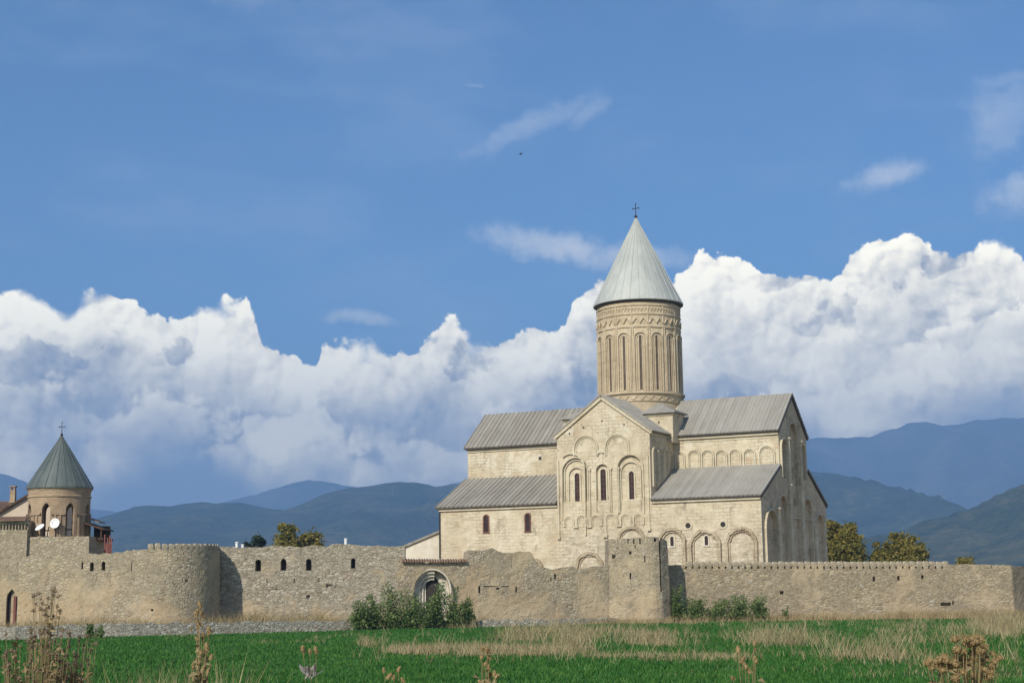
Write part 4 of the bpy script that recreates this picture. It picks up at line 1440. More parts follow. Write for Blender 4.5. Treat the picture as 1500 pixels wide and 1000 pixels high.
# square tower
twr = empty('wall_tower', (11.7, 149, 0), 0, 'tall ruined stone tower with a crack at its right edge', 'tower')
p0, p1, p2 = at(893, 850, 147.0), at(962, 850, 146.6), at(979, 850, 148.0)
tp = [(p0.x, 152.5), (p0.x, 147.0), (p1.x - .3, 146.6), (p1.x + .35, 146.9), (p2.x, 148.2), (p2.x + .1, 152.5)]
tz = at(920, 788, 147).z
tpath = []
for (xa, ya), (xb, yb) in zip(tp[:-1], tp[1:]):
    n = max(2, int(math.hypot(xb - xa, yb - ya) / .3))
    tpath += [(xa + (xb - xa) * i / n, ya + (yb - ya) * i / n) for i in range(n)]
tpath.append(tp[-1])
ttop = polyfn([(p0.x, at(893, 790, 147).z), (at(920, 788, 147).x, at(920, 788, 147).z), (p1.x - .3, at(955, 785, 147).z), (p1.x + .1, at(960, 786, 147).z), (p2.x, at(975, 791, 148).z)])
w = wall_solid('wall', tpath, ttop, 1.0, M['rubble'], None, seed=23, amp=.08, ragged=.05, batter=.28)
cut = MB()
for px, y0, y1, hw, dp in [(923, 839, 848, .08, .6), (923, 807, 812, .12, .5), (899, 812, 818, .16, .5), (930, 798, 802, .05, .4), (944, 814, 823, .06, .3), (959, 788, 793, .12, .6), (906, 788, 798, .09, .25), (920, 789, 796, .08, .25), (928, 789, 796, .07, .25), (937, 788, 797, .07, .25)]:
    a, c = at(px, y0, 147), at(px, y1, 147)
    cut.prism([(a.x - hw, c.z), (a.x + hw, c.z), (a.x + hw, a.z), (a.x - hw, a.z)], lambda s, z, d: (s, d, z), 145.5, 146.75 + dp)
ck = [at(966, 791, 147), at(967, 830, 147), at(968, 866, 147)]
cut.prism([(ck[0].x - .09, ck[0].z + .4), (ck[1].x - .06, ck[1].z), (ck[2].x - .07, ck[2].z), (ck[2].x + .09, ck[2].z), (ck[1].x + .06, ck[1].z), (ck[0].x + .09, ck[0].z + .4)], lambda s, z, d: (s, d, z), 145.5, 147.9)
boolean_cut(w, cut)
rel(w, twr)

# long right-hand curtain wall
def YR(px):
    return float(np.interp(px, [975, 1484], [151.6, 155.0]))


longw = empty('curtain_wall', (32, 153, 0), 0, 'long coursed rubble curtain wall topped by small rounded merlons', 'wall')
xa, xb = at(975, 860, YR(975)), at(1484, 860, YR(1484))
prof = [(975, 827), (1180, 827), (1388, 826.5), (1393, 826), (1420, 825), (1484, 828)]
lf = polyfn([(at(px, py, YR(px)).x, at(px, py, YR(px)).z) for px, py in prof])
# return of the wall at its far right end
rx = [(xb.x + .62 * q, YR(1484) + .79 * q) for q in np.linspace(0, 26, 14)]
w = wall_solid('wall', [(xa.x, YR(975))] + [(xa.x + (xb.x - xa.x) * q, YR(975) + (YR(1484) - YR(975)) * q) for q in np.linspace(.05, 1, 40)] + rx[1:], lambda s, x: lf(s, x) if x < xb.x else lf(s, xb.x) - .05, 1.2, M['rubble_tan'], None, seed=31, amp=.10, ragged=.045)
cut = MB()
hx = [1005 + 9.62 * q for q in range(40)]
for px, y0, y1, hw, dp in [(p_, 829.0, 832.5, .085, .6) for p_ in hx] + [(1280, 844, 851, .13, .6), (1316, 843, 850, .13, .6), (1351, 842, 848, .13, .6), (1145, 865, 870, .2, .5), (1385, 882, 887, .55, .5), (1396, 880, 885, .1, .4), (1452, 828, 832, .06, .4)]:
    a, c = at(px, y0, YR(px)), at(px, y1, YR(px))
    cut.prism([(a.x - hw, c.z), (a.x + hw, c.z), (a.x + hw, a.z), (a.x - hw, a.z)], lambda s, z, d: (s, d, z), YR(px) - 1.2, YR(px) + dp)
boolean_cut(w, cut)
rel(w, longw)
for q in range(len(hx)):
    px = hx[q] + 4.8
    if px < 1392:
        a = at(px, 826, YR(px))
        put_merlon(longw, a.x, YR(px) + .3, lf(0, a.x) - .16, 0.01, 1.28 + RNG.normal() * .05, .88 + RNG.random() * .12)

# low dry-stone wall in front of everything
lw = [(-70, 112), (-46, 117.5), (-38, 118.5), (-30, 122.5), (-22, 128), (-15, 132.5), (-8, 136), (0, 139.5), (6, 143), (9.6, 145.6)]
w = wall_solid('low_wall', lw, polyfn([(-70, 1.0), (-46, 1.0), (-30, 1.05), (-22, .95), (-12, .8), (0, .6), (9.6, .5)]), .6, M['field_stone'], None, res=.16, amp=.12, rows_per_m=7, ragged=.10, seed=40)
tag(w, 'low dry-stone wall of pale boulders at the edge of the green field', 'wall')

# palace wall at far left with a pointed doorway
pal = empty('palace_wall', (-52, 145.7, 0), 0, 'tall plastered wall with pointed dark doorway at the far left', 'wall')
YP = 146.05
w = wall_solid('wall', [(-66, YP), (at(39, 800, YP).x, YP)], topline([(-200, 764), (0, 763), (40, 761)], YP), 1.6, M['rubble'], None, seed=51, amp=.05, ragged=.03)
xl, xr_, zt, zm = at(9, 890, YP).x, at(24, 890, YP).x, at(16, 862, YP).z, at(16, 876, YP).z
cut = MB()
xm = (xl + xr_) / 2
cut.prism([(xl, -.2), (xl, zm), (xl + .12, zm + .45), (xm - .1, zt - .12), (xm, zt), (xm + .1, zt - .12), (xr_ - .12, zm + .45), (xr_, zm), (xr_, -.2)], lambda s, z, d: (s, d, z), YP - 1.2, YP + .75)
for q in range(9):
    x_ = at(2 + q * 4.6, 768, YP).x
    cut.prism(arch_path(x_, .10, at(0, 776, YP).z, at(0, 769, YP).z, 6), lambda s, z, d: (s, d, z), YP - 1.2, YP + .22)
boolean_cut(w, cut)
rel(w, pal)
b = MB()
b.box(xl - .1 - pal.location.x, xr_ + .1 - pal.location.x, .72, .78, -.3, zt + .1)
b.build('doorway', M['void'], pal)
b = MB()
b.box(xl + .75 - pal.location.x, xr_ - pal.location.x + .02, .1, .68, -.3, zm + .2)
b.build('door_jamb', M['fence'], pal)

# ------------------------------------------------------------------ bell tower
YB = 150.0
bt = empty('bell_tower', (-44.25, YB, 0), 0, 'small round brick bell tower with a dark grey-green cone roof', 'tower')
zt_e, zb_e = 13.55, 8.75
b = MB()
b.box(-3.15, 4.0, -3.6, 4.2, -.2, 8.75)
blk = b.build('base_block', M['rubble'], bt)
b = MB()
ro, ri = 2.92, 2.35
b.lathe([(ri, 8.7), (ro, 8.7), (ro, 11.0), (ro + .01, 11.05), (ro + .01, 12.55), (ro + .10, 12.6), (ro + .10, 12.75), (ro + .0, 12.8), (ro + .05, 13.2), (ro + .18, 13.5), (ri, 13.5), (ri, 8.7)], (0, 0, 0), 64, cap=False)
dr = b.build('drum', M['brick'], bt)
bm = bmesh.new()
bm.from_mesh(dr.data)
bmesh.ops.remove_doubles(bm, verts=bm.verts, dist=.0005)
bmesh.ops.recalc_face_normals(bm, faces=bm.faces)
bm.to_mesh(dr.data)
bm.free()
cut = MB()
AW = [-math.pi / 2 + R(-24.5 + 45 * q) + .29 for q in range(8)]
for a in AW:
    ca, sa = math.cos(a), math.sin(a)
    cut.prism([(-.42, 8.85), (.42, 8.85), (.42, 11.35), (.36, 11.62), (.18, 11.88), (0, 12.0), (-.18, 11.88), (-.36, 11.62), (-.42, 11.35)], lambda s, z, d: (ca * d - sa * s, sa * d + ca * s, z), 2.0, 3.6)
# cut against world-space: the tower Empty is only translated
dr.parent = None
boolean_cut(dr, cut)
dr.parent = bt
for a in AW:
    a2 = a + math.pi / 8
    b = MB()
    f = lambda s, z, o, a2=a2: ((ro + o) * math.cos(a2 + s / ro), (ro + o) * math.sin(a2 + s / ro), z)
    b.prism([(-.62, 10.86), (.62, 10.86), (.66, 11.02), (-.66, 11.02)], f, -.05, .18)
    b.prism([(-.30, 8.75), (-.14, 8.75), (-.14, 10.86), (-.30, 10.86)], f, -.05, .10)
    b.prism([(.14, 8.75), (.30, 8.75), (.30, 10.86), (.14, 10.86)], f, -.05, .10)
    b.build('impost', M['brick'], bt)
b = MB()
b.lathe([(.05, 8.76), (2.35, 8.76), (2.35, 8.82), (.05, 8.82)], (0, 0, 0), 32)
b.build('bell_floor', M['wood'], bt)
b = MB()
for q in range(5):
    b.tube([(-1.2 + .5 * q, -1.5 + .2 * (q % 2), 8.8), (-.9 + .35 * q, -1.3, 9.7 + .1 * (q % 3))], .05, 6)
b.tube([(-1.8, -1.4, 9.4), (1.8, -1.4, 9.5)], .06, 6)
b.build('railing', M['wood'], bt)
cr2 = cone_roof('cone_roof', (0, 0, 0), 3.16, 13.55, 18.75, 20, M['cone_dark'], bt, .04)
cross((0, 0), 18.65, 1.35, .62, cr2)

# timber balcony beside the bell tower
bal = empty('balcony', (-40.3, YB, 0), 0, 'dark timber balcony with sloping roof right of the bell tower', 'balcony')
zz = at(138, 772, YB).z
b = MB()
b.prism([(-1.3, zz + .35), (.75, zz - .35), (.75, zz - .22), (-1.3, zz + .5)], lambda s, z, d: (s, d, z), -1.2, 2.6)
b.build('roof', M['wood'], bal)
b = MB()
b.prism([(-1.2, zz + .85), (-.1, zz + .45), (-.1, zz + .55), (-1.2, zz + .97)], lambda s, z, d: (s, d, z), .2, 2.6)
b.build('upper_roof', M['terracotta'], bal)
for x_, y_ in ((.45, -.9), (.45, 1.0), (.45, 2.3), (-.6, 2.3)):
    b = MB()
    b.box(x_ - .06, x_ + .06, y_ - .06, y_ + .06, 8.7, zz - .2)
    b.build('post', M['wood'], bal)
b = MB()
b.box(-1.1, .5, 2.2, 2.35, 8.7, zz + .2)
b.build('back_wall', M['wood'], bal)
b = MB()
b.box(-1.25, .72, -1.1, 2.5, 8.45, 8.7)
b.build('deck', M['wood'], bal)
rf = empty('timber_fence', (-39.1, 149.0, 0), 0, 'small dull red timber fence above the wall beside the bell tower', 'fence')
b = MB()
b.box(-.36, .34, -.04, .04, 4.0, 8.15)
b.build('board_panel', M['fence'], rf)
for x_, h_ in ((-.34, 9.0), (-.05, 8.7), (.14, 8.9), (.32, 8.6)):
    b = MB()
    b.box(x_ - .05, x_ + .05, -.10, -.04, 4.0, h_)
    b.build('post', M['fence'], rf)

# satellite dishes
def dish(px, py, Y, r, tilt, yaw, label):
    p = at(px, py, Y)
    o = empty('satellite_dish', p, 0, label, 'satellite dish', 'satellite dishes on the bell tower')
    b = MB()
    prof = [(r * q / 8, .28 * r * (q / 8) ** 2) for q in range(0, 9)]
    b.lathe([(max(a_, .01), z_) for a_, z_ in prof] + [(max(a_, .01), z_ - .03) for a_, z_ in prof[::-1]], (0, 0, -.28 * r), 28, cap=False)
    d = b.build('reflector', M['white'], o, smooth=True)
    d.rotation_euler = (R(90) - tilt, 0, yaw)
    nrm = d.rotation_euler.to_matrix() @ Vector((0, 0, 1))
    b = MB()
    low = d.rotation_euler.to_matrix() @ Vector((0, -r * .95, .02))
    b.tube([low, nrm * r * .9 + Vector((0, 0, -.05))], .02, 6)
    b.tube([nrm * r * .9 + Vector((0, 0, -.05)), nrm * r * .75], .05, 8)
    b.build('feed_arm', M['white'], o)
    b = MB()
    b.tube([-nrm * r * .28, -nrm * r * .28 + Vector((0, .22, -.12)), Vector((0, .30, 8.7 - p.z if p.z > 9 else -1.0))], .045, 8)
    b.build('mount', M['iron'], o)


dish(80, 766, 146.55, .49, R(12), R(-12), 'round white satellite dish facing out beside the bell-tower arch')
dish(58, 771.5, 146.55, .47, R(48), R(-35), 'tilted white satellite dish at the left edge of the bell tower')

# house behind the palace wall
ho = empty('house', (-54, 158, 0), 0, 'pink-beige house with red tile roof and chimney behind the palace wall', 'house')
b = MB()
zl, zr_ = at(0, 752, 158).z, at(42, 727, 158).z
xl0, xr0 = at(0, 752, 158).x + 54, at(42, 727, 158).x + 54
sl = (zr_ - zl) / (xr0 - xl0)
gx = lambda x: zl + sl * (x - xl0)
b.prism([(-6, 0), (xr0 + 3.8, 0), (xr0 + 3.8, gx(xr0) - .6), (xr0 + 1.0, gx(xr0 + 1.0)), (-6, gx(-6))], lambda s, z, d: (s, d, z), 0, 9)
b.build('wall', M['beige'], ho)
b = MB()
b.prism([(-6.4, gx(-6.4)), (xr0 + 1.0, gx(xr0 + 1.0)), (xr0 + 1.0, gx(xr0 + 1.0) + .25), (-6.4, gx(-6.4) + .25)], lambda s, z, d: (s, d, z), -.35, 9.3)
b.build('verge_roof', M['wood'], ho)
b = MB()
x0_, x1_ = at(-60, 740, 164).x + 54, at(34, 740, 164).x + 54
zr1, zr0 = at(10, 733, 164).z, at(10, 748, 164).z
b.add([(x0_, 2.6, zr0 - .6), (x1_, 2.6, zr0 - .6), (x1_ - .4, 8, zr1), (x0_, 8, zr1), (x0_, 2.6, zr0 - .8), (x1_, 2.6, zr0 - .8), (x1_, 9, zr0 - 1), (x0_, 9, zr0 - 1)],
      [(0, 1, 2, 3), (4, 7, 6, 5), (0, 4, 5, 1), (1, 5, 6, 2), (2, 6, 7, 3), (3, 7, 4, 0)])
n = int((x1_ - x0_) / .26)
for q in range(n):
    x_ = x0_ + (x1_ - x0_ - .4) * q / n
    b.tube([(x_, 2.6, zr0 - .58), (x_, 8, zr1 + .02)], .09, 6)
b.build('roof', M['terracotta'], ho)
b = MB()
c_ = at(19.5, 712, 160)
cx_ = c_.x + 54
b.box(cx_ - .26, cx_ + .26, 1.8, 2.3, c_.z - 2.4, c_.z - .42)
b.box(cx_ - .36, cx_ + .36, 1.7, 2.4, c_.z - 1.7, c_.z - 1.58)
for sx in (-.18, .18):
    for sy in (1.87, 2.23):
        b.box(cx_ + sx - .05, cx_ + sx + .05, sy - .05, sy + .05, c_.z - .42, c_.z - .08)
b.box(cx_ - .33, cx_ + .33, 1.72, 2.38, c_.z - .08, c_.z + .04)
b.build('chimney', M['brick'], ho)
b = MB()
n = 14
for q in range(n):
    x_ = at(-4 + q * 3.2, 759, YP).x
    b.tube([(x_ - pal.location.x, -.1, at(0, 762, YP).z), (x_ - pal.location.x, 1.2, at(0, 757, YP).z)], .11, 7)
b.build('tile_coping', M['terracotta'], pal)

# white posts showing above the walls
for px, py, Y, lab in [(347, 793, 165, 'short white post top left of the dark evergreen'), (355.5, 796.5, 168, 'white post cap just showing between post and evergreen'), (506.5, 788, 165, 'slim white post above the wall right of the olive tree')]:
    p = at(px, py, Y)
    b = MB()
    g = p.z
    b.lathe([(.16, -.2), (.15, g - .12), (.19, g - .12), (.19, g - .03), (.05, g)], (0, 0, 0), 12)
    o = b.build('white_post', M['white'])
    o.location = (p.x, p.y, 0)
    tag(o, lab, 'post', 'white posts behind the wall')


# ------------------------------------------------------------------ trees
def leaf_cloud(centers, radii, n, size, seed, flat=.75, shell=.55):
    """leaf-sized quads spread through a set of ellipsoidal clumps"""
    g = np.random.default_rng(seed)
    C = np.array(centers, float)
    Rr = np.array(radii, float)
    wgt = Rr ** 2
    idx = g.choice(len(C), n, p=wgt / wgt.sum())
    d = g.normal(size=(n, 3))
    d /= np.linalg.norm(d, axis=1)[:, None]
    rad = Rr[idx] * (shell + (1 - shell) * g.random(n) ** .6) * (1 + .20 * g.normal(size=n))
    p = C[idx] + d * rad[:, None] * np.array([1, 1, flat])
    a = g.normal(size=(n, 3)) + d * .6
    a /= np.linalg.norm(a, axis=1)[:, None]
    t = np.cross(a, g.normal(size=(n, 3)))
    t /= np.linalg.norm(t, axis=1)[:, None]
    b = np.cross(a, t)
    s = size * (.6 + .8 * g.random(n))
    t *= s[:, None]
    b *= s[:, None] * .62
    V = np.stack([p - t, p - b * .8, p + t, p + b * .8], 1).reshape(-1, 3)
    F = np.arange(n * 4).reshape(n, 4)
    return V, F


def tree(name, x, y, h, crown_r, mat, label, seed, lobes=46, n=17000, size=.25, cone=False, lobe_pts=None):
    g = np.random.default_rng(seed)
    o = empty(name, (x, y, 0), 0, label, 'tree', 'trees behind the walls')
    b = MB()
    th = h * .45
    b.tube([(0, 0, -.3), (.1, 0, th * .5), (0, .1, th), (0, 0, h * .8)], [h * .032, h * .024, h * .018, h * .006], 8)
    cs, rs = [], []
    for q in range(lobes):
        a = 2 * math.pi * g.random()
        zf = .22 + .72 * g.random()
        if cone:
            rr = crown_r * (1.08 - zf) * 1.1
        else:
            rr = crown_r * math.sqrt(max(0, 1 - ((zf - .52) / .52) ** 2))
        rad = rr * (.35 + .55 * g.random())
        cs.append((rad * math.cos(a), rad * math.sin(a), h * zf))
        rs.append(crown_r * (.15 + .17 * g.random()) * (.7 if cone else 1))
        if q % 2 == 0:
            b.tube([(0, 0, h * max(.25, zf - .22)), (cs[-1][0] * .5, cs[-1][1] * .5, h * (zf - .06)), cs[-1]], [h * .011, h * .007, h * .003], 6)
    b.build('trunk', M['bark'], o)
    V, F = leaf_cloud(cs, rs, n, size, seed + 1)
    # loose outer sprays
    V2, F2 = leaf_cloud([(0, 0, h * .56)], [crown_r * .86], n, size, seed + 2, flat=h * .37 / crown_r, shell=.35)
    V = np.concatenate([V, V2])
    F = np.concatenate([F, F2 + len(V) - len(V2)])
    link_mesh('crown', np_mesh('crown', V, F), mat, o)
    return o


def tree_px(name, px, pyt, hwpx, Y, mat, label, seed, **k):
    p = at(px, pyt, Y)
    return tree(name, p.x, Y, p.z, hwpx * Y / FPX, mat, label, seed, **k)


tree_px('evergreen_tree', 374, 781, 22, 235, M['leaf_conifer'], 'small dark evergreen tree top above the wall', 101, n=5000, size=.22)
tree_px('autumn_tree', 420, 763, 24, 250, M['leaf_olive'], 'olive-brown tree, tallest lobe of the left clump', 103, n=13000)
tree_px('autumn_tree', 456, 770, 24, 252, M['leaf_olive'], 'olive-brown rounded tree beside the slim white post', 107, n=13000)
tree_px('autumn_tree', 1232, 761, 34, 225, M['leaf_olive'], 'large gold-green tree against the east end of the cathedral', 109, n=20000)
tree_px('autumn_tree', 1292, 790, 20, 228, M['leaf_olive'], 'small gold-green tree, lower of the far right pair', 113, n=9000)
tree_px('autumn_tree', 1326, 778, 30, 230, M['leaf_olive'], 'broad gold-green tree, taller of the far right pair', 127, n=16000)
tree_px('autumn_tree', 1413, 813, 22, 240, M['leaf_olive'], 'low thin tree top just showing above the right wall', 131, n=2600, size=.2)


# ------------------------------------------------------------------ shrubs before the walls
def shrub_mesh(h, r, n, seed, size=.11, stems=9):
    g = np.random.default_rng(seed)
    b = MB()
    V, F = [], []
    pos, dirs = [], []
    for q in range(stems):
        a = 2 * math.pi * g.random()
        lean = r * (.25 + .75 * g.random())
        hh = h * (.42 + .72 * g.random()) * (1 - .3 * (lean / r) ** 2)
        pts = [Vector((lean * math.cos(a) * t ** 1.2 + .06 * g.normal(), lean * math.sin(a) * t ** 1.2 + .06 * g.normal(), hh * t)) for t in (0, .35, .7, 1)]
        b.tube(pts, [.03, .022, .014, .005], 5)
        m = n // stems
        t = .12 + .88 * g.random(m) ** .8
        P = np.array([[p.x, p.y, p.z] for p in pts])
        base = np.stack([np.interp(t, (0, .35, .7, 1), P[:, c]) for c in range(3)], 1)
        spread = (.10 + .30 * (1 - t) + .08) * r
        pos.append(base + g.normal(size=(m, 3)) * spread[:, None] * np.array([1, 1, .5]))
    p = np.concatenate(pos)
    p[:, 2] = np.maximum(p[:, 2], .05)
    m = len(p)
    a = g.normal(size=(m, 3))
    a[:, 2] = np.abs(a[:, 2]) * .8 + .3
    a /= np.linalg.norm(a, axis=1)[:, None]
    t = np.cross(a, g.normal(size=(m, 3)))
    t /= np.linalg.norm(t, axis=1)[:, None]
    bb = np.cross(a, t)
    s = size * (.6 + .9 * g.random(m))
    V = np.stack([p - t * s[:, None], p - bb * (s * .38)[:, None], p + t * s[:, None], p + bb * (s * .38)[:, None]], 1).reshape(-1, 3)
    F = np.arange(m * 4).reshape(m, 4)
    return b, np_mesh('foliage', V, F)


def shrub(px, pyt, Y, hw, label, seed, group, n=2600, mat='leaf_shrub'):
    p = at(px, pyt, Y)
    h, r = p.z, hw * Y / FPX
    o = empty('shrub', (p.x, Y, 0), 0, label, 'shrub', group)
    b, me = shrub_mesh(h, r, n, seed)
    b.build('stem', M['bark'], o)
    link_mesh('foliage', me, M[mat], o)


GS = 'shrubs along the foot of the walls'
for i, (px, py, Y, hw, lab) in enumerate([
        (527, 866, 132.5, 16, 'leafy shrub at the left end of the row before the gate'),
        (548, 862, 133.5, 18, 'leafy shrub second from the left before the gate wall'),
        (575, 857, 134, 20, 'tall leafy shrub below the left edge of the tiled coping'),
        (597, 862, 134.5, 17, 'leafy shrub just left of the white portal'),
        (622, 872, 134.5, 17, 'low leafy shrub below the white jamb of the portal'),
        (640, 850, 135.5, 16, 'tall leafy shrub covering the dark doorway'),
        (664, 862, 136, 17, 'leafy shrub just right of the white portal'),
        (685, 872, 137, 13, 'leafy shrub at the right end of the row before the gate'),
        (992, 858, 148.2, 14, 'leafy shrub in the shaded corner beside the tower'),
        (1018, 866, 148.5, 16, 'leafy shrub second from the tower by the long wall'),
        (1050, 871, 148.5, 20, 'broad leafy shrub, third from the tower by the long wall'),
        (1085, 872, 148.5, 19, 'leafy shrub, fourth from the tower by the long wall'),
        (1113, 868, 149, 15, 'leafy shrub at the right end of the row by the long wall')]):
    shrub(px, py, Y, hw, lab, 200 + i, GS, n=int(700 + hw * 75))
shrub(1152, 885, 150, 5, 'tiny green shrub standing alone by the long wall', 231, GS, n=350)
shrub(133, 908, 117, 7, 'small dark weed growing against the low stone wall', 232, GS, n=420)
shrub(146, 912, 117, 6, 'smaller dark weed right of the other by the low stone wall', 233, GS, n=320)


# ------------------------------------------------------------------ grass
def blades(X, Y, h, w, lean, seed, name, mat, label, cat='grass', droop=.35):
    g = np.random.default_rng(seed)
    n = len(X)
    Z = ground_h(X, Y)
    a = g.random(n) * 2 * math.pi
    wx, wy = np.cos(a) * w, np.sin(a) * w
    b = g.random(n) * 2 * math.pi
    l = lean * h * (.3 + g.random(n))
    lx, ly = np.cos(b) * l, np.sin(b) * l
    p0 = np.stack([X - wx, Y - wy, Z - .02], 1)
    p1 = np.stack([X + wx, Y + wy, Z - .02], 1)
    p2 = np.stack([X + lx * .4 + wx * .7, Y + ly * .4 + wy * .7, Z + h * .6], 1)
    p3 = np.stack([X + lx * .4 - wx * .7, Y + ly * .4 - wy * .7, Z + h * .6], 1)
    p4 = np.stack([X + lx, Y + ly, Z + h], 1)
    V = np.stack([p0, p1, p2, p3, p4], 1).reshape(-1, 3)
    i = np.arange(n) * 5
    F = np.concatenate([np.stack([i, i + 1, i + 2], 1), np.stack([i, i + 2, i + 3], 1), np.stack([i + 3, i + 2, i + 4], 1)])
    o = link_mesh(name, np_mesh(name, V, F), mat)
    tag(o, label, cat, kind='stuff')
    return o


def ground_px(px, py):
    d = at(px, py, 100.0) - Vector((0, 0, CZ))
    t = -CZ / d.z
    return d.x * t, d.y * t


g = np.random.default_rng(5)
# green crop: density falls off with distance
n = 300000
u = g.random(n)
Y = 34 * (147 / 34) ** u
X = (g.random(n) * 2 - 1) * (Y * .36 + 10)
edge = np.interp(X, [-60, -46, -38, -30, -22, -15, -8, 0, 9, 14, 60], [113, 116.5, 117.5, 121.5, 127, 131.5, 135, 138.5, 145, 148, 150])
keep = (Y < edge - .3) & (Y > 29 + 4 * fbm(X * .2, Y * .2, 2, 8))
X, Y = X[keep], Y[keep]
hh = (.08 + .13 * g.random(len(X)) ** 1.5) * (0.35 + 1.3 * fbm(X * .22, Y * .12, 4, 2, .65))
blades(X, Y, hh, .010 + .00022 * Y, .7, 6, 'field_grass', M['grass'], 'bright green young crop covering the field')

# dry grass: tussocks left standing in the field, along the walls, and on the roadside bank
xs_, ys_, hs_ = [], [], []


def tuft_px(px0, px1, pya, pyb, n, h0, h1, sp=.5, clump=True):
    """n tufts on the ground seen between these photo columns/rows"""
    k = 0
    while k < n:
        px, py = px0 + (px1 - px0) * g.random(), pya + (pyb - pya) * g.random()
        x, y = ground_px(px, py)
        if clump and fbm(np.array([x * .35]), np.array([y * .22]), 3, 77)[0] < .47:
            if g.random() < .75:
                k += 1
                continue
        m = g.integers(12, 30)
        xs_.append(x + g.normal(size=m) * sp)
        ys_.append(y + g.normal(size=m) * sp)
        hs_.append((h0 + (h1 - h0) * g.random()) * (.5 + .6 * g.random(m)))
        k += 1


tuft_px(575, 720, 950, 960, 190, .35, .75)
tuft_px(650, 860, 950, 964, 210, .35, .75)
tuft_px(735, 790, 925, 945, 60, .5, 1.1)
tuft_px(780, 840, 918, 945, 60, .6, 1.3)
tuft_px(820, 945, 925, 945, 75, .5, 1.1)
tuft_px(810, 960, 960, 970, 90, .25, .5)
tuft_px(930, 1080, 965, 973, 80, .2, .5)
tuft_px(935, 985, 930, 948, 60, .4, .9)
tuft_px(1000, 1500, 930, 944, 95, .3, .8)
tuft_px(515, 700, 913, 921, 130, .4, .9)
tuft_px(960, 1130, 905, 912, 60, .4, .9)
tuft_px(1095, 1220, 925, 950, 60, .5, 1.2)
tuft_px(1280, 1500, 915, 935, 85, .4, 1.0)
tuft_px(1000, 1500, 960, 995, 130, .15, .45, .7)
tuft_px(1230, 1330, 950, 975, 50, .5, 1.2)
tuft_px(530, 545, 945, 952, 8, .5, 1.0, .25)
tuft_px(1430, 1500, 905, 930, 110, .6, 1.3)
tuft_px(900, 1500, 906, 918, 70, .3, .8)
tuft_px(150, 520, 925, 945, 26, .2, .5)
# lone tall stalks scattered over the right of the field
for _ in range(230):
    px, py = 520 + 980 * g.random() ** .8, 915 + 60 * g.random()
    x, y = ground_px(px, py)
    m = g.integers(3, 8)
    xs_.append(x + g.normal(size=m) * .16)
    ys_.append(y + g.normal(size=m) * .16)
    hs_.append((.5 + 1.0 * g.random()) * (.6 + .4 * g.random(m)))
X, Y, H = np.concatenate(xs_), np.concatenate(ys_), np.concatenate(hs_)
ok = Y < 150.5
X, Y, H = X[ok], Y[ok], H[ok]
blades(X, Y, H, .005 + .00008 * Y, .8, 7, 'dry_field_grass', M['straw'], 'pale dry grass tussocks standing in the green field')

# strip at the foot of the walls
n = 26000
q = g.random(n)
wx = -46 + 100 * q
fy = np.interp(wx, [-46, -33.6, -33.5, -31.5, -29.5, -27, -25.5, -25.4, -10.6, -10.5, -3, 8.4, 8.5, 14.3, 14.4, 50.4, 51, 56], [134.9, 133.7, 133.5, 133.2, 133.3, 135.4, 138.4, 139.5, 139.7, 140.2, 141.8, 145.8, 146, 146.4, 151, 154.2, 155, 162])
dist = np.abs(g.normal(size=n)) * np.interp(wx, [-46, -27, -24, -10, -8, 56], [3.2, 2.6, 1.6, 1.6, 1.2, 1.1]) + .1
back = np.interp(wx, [-46, 8, 9, 56], [1, 1, 1.6, 1.6])
X, Y = wx, fy - dist * back
H = (.35 + .75 * g.random(n)) * (.4 + 1.0 * fbm(X * .4, Y * .4, 3, 15)) * np.interp(wx, [-46, -26, -25, -12, -8, 8.5, 15, 56], [1.35, 1.6, 1.9, 1.7, .9, .75, .85, .9])
blades(X, Y, H, .018, .6, 8, 'wall_foot_grass', M['straw'], 'dry tan grass along the foot of the walls')

# roadside bank near the camera, mostly at the left
n = 26000
Y = 7 + 15 * g.random(n) ** 1.2
X = -Y * .36 - 2 + (Y * .40 + 2) * g.random(n) ** 1.35
X = -Y * .345 + (Y * .17) * g.random(n) ** 1.2
right = g.random(n) < .25
X = np.where(right, (g.random(n) * 2 - .95) * (Y * .36 + 1), X)
q_ = (X / Y + .335) / .2
H = (.62 + .55 * g.random(n)) * (.45 + .9 * fbm(X * .6, Y * .5, 3, 61)) * np.where(right, .55, 1.0) * np.interp(q_, [0, .25, .45, .75, 1.2], [.80, .85, 1.15, 1.05, .7])
blades(X, Y, H, .0028 + .00022 * Y, .38, 9, 'bank_grass', M['straw'], 'long dry grass on the roadside bank in the foreground')


# ------------------------------------------------------------------ dead weeds in the foreground
def seed_head_mesh(kind):
    b = MB()
    gg = np.random.default_rng(3)
    if kind == 'teasel':
        b.lathe([(.003, -.03), (.012, -.02), (.016, 0), (.013, .025), (.003, .04)], (0, 0, 0), 8)
        sp_, L = 34, .016
    elif kind == 'thistle':
        b.lathe([(.004, -.016), (.015, -.010), (.019, .002), (.015, .012), (.006, .016)], (0, 0, 0), 8)
        sp_, L = 40, .020
    else:
        b.lathe([(.003, -.012), (.010, -.006), (.011, .004), (.004, .011)], (0, 0, 0), 6)
        sp_, L = 14, .016
    for _ in range(sp_):
        d = Vector(gg.normal(size=3)).normalized()
        if kind == 'thistle':
            d.z = abs(d.z) * 1.1 - .25
            d.normalize()
        c = Vector((d.x * .013, d.y * .013, d.z * (.028 if kind == 'teasel' else .012)))
        t = d.orthogonal().normalized() * .0035
        u_ = d.cross(t).normalized() * .0035
        b.add([c - t, c + t * .5 + u_, c + t * .5 - u_, c + d * L], [(0, 1, 3), (1, 2, 3), (2, 0, 3)])
    me = b.mesh('seed_head')
    return me


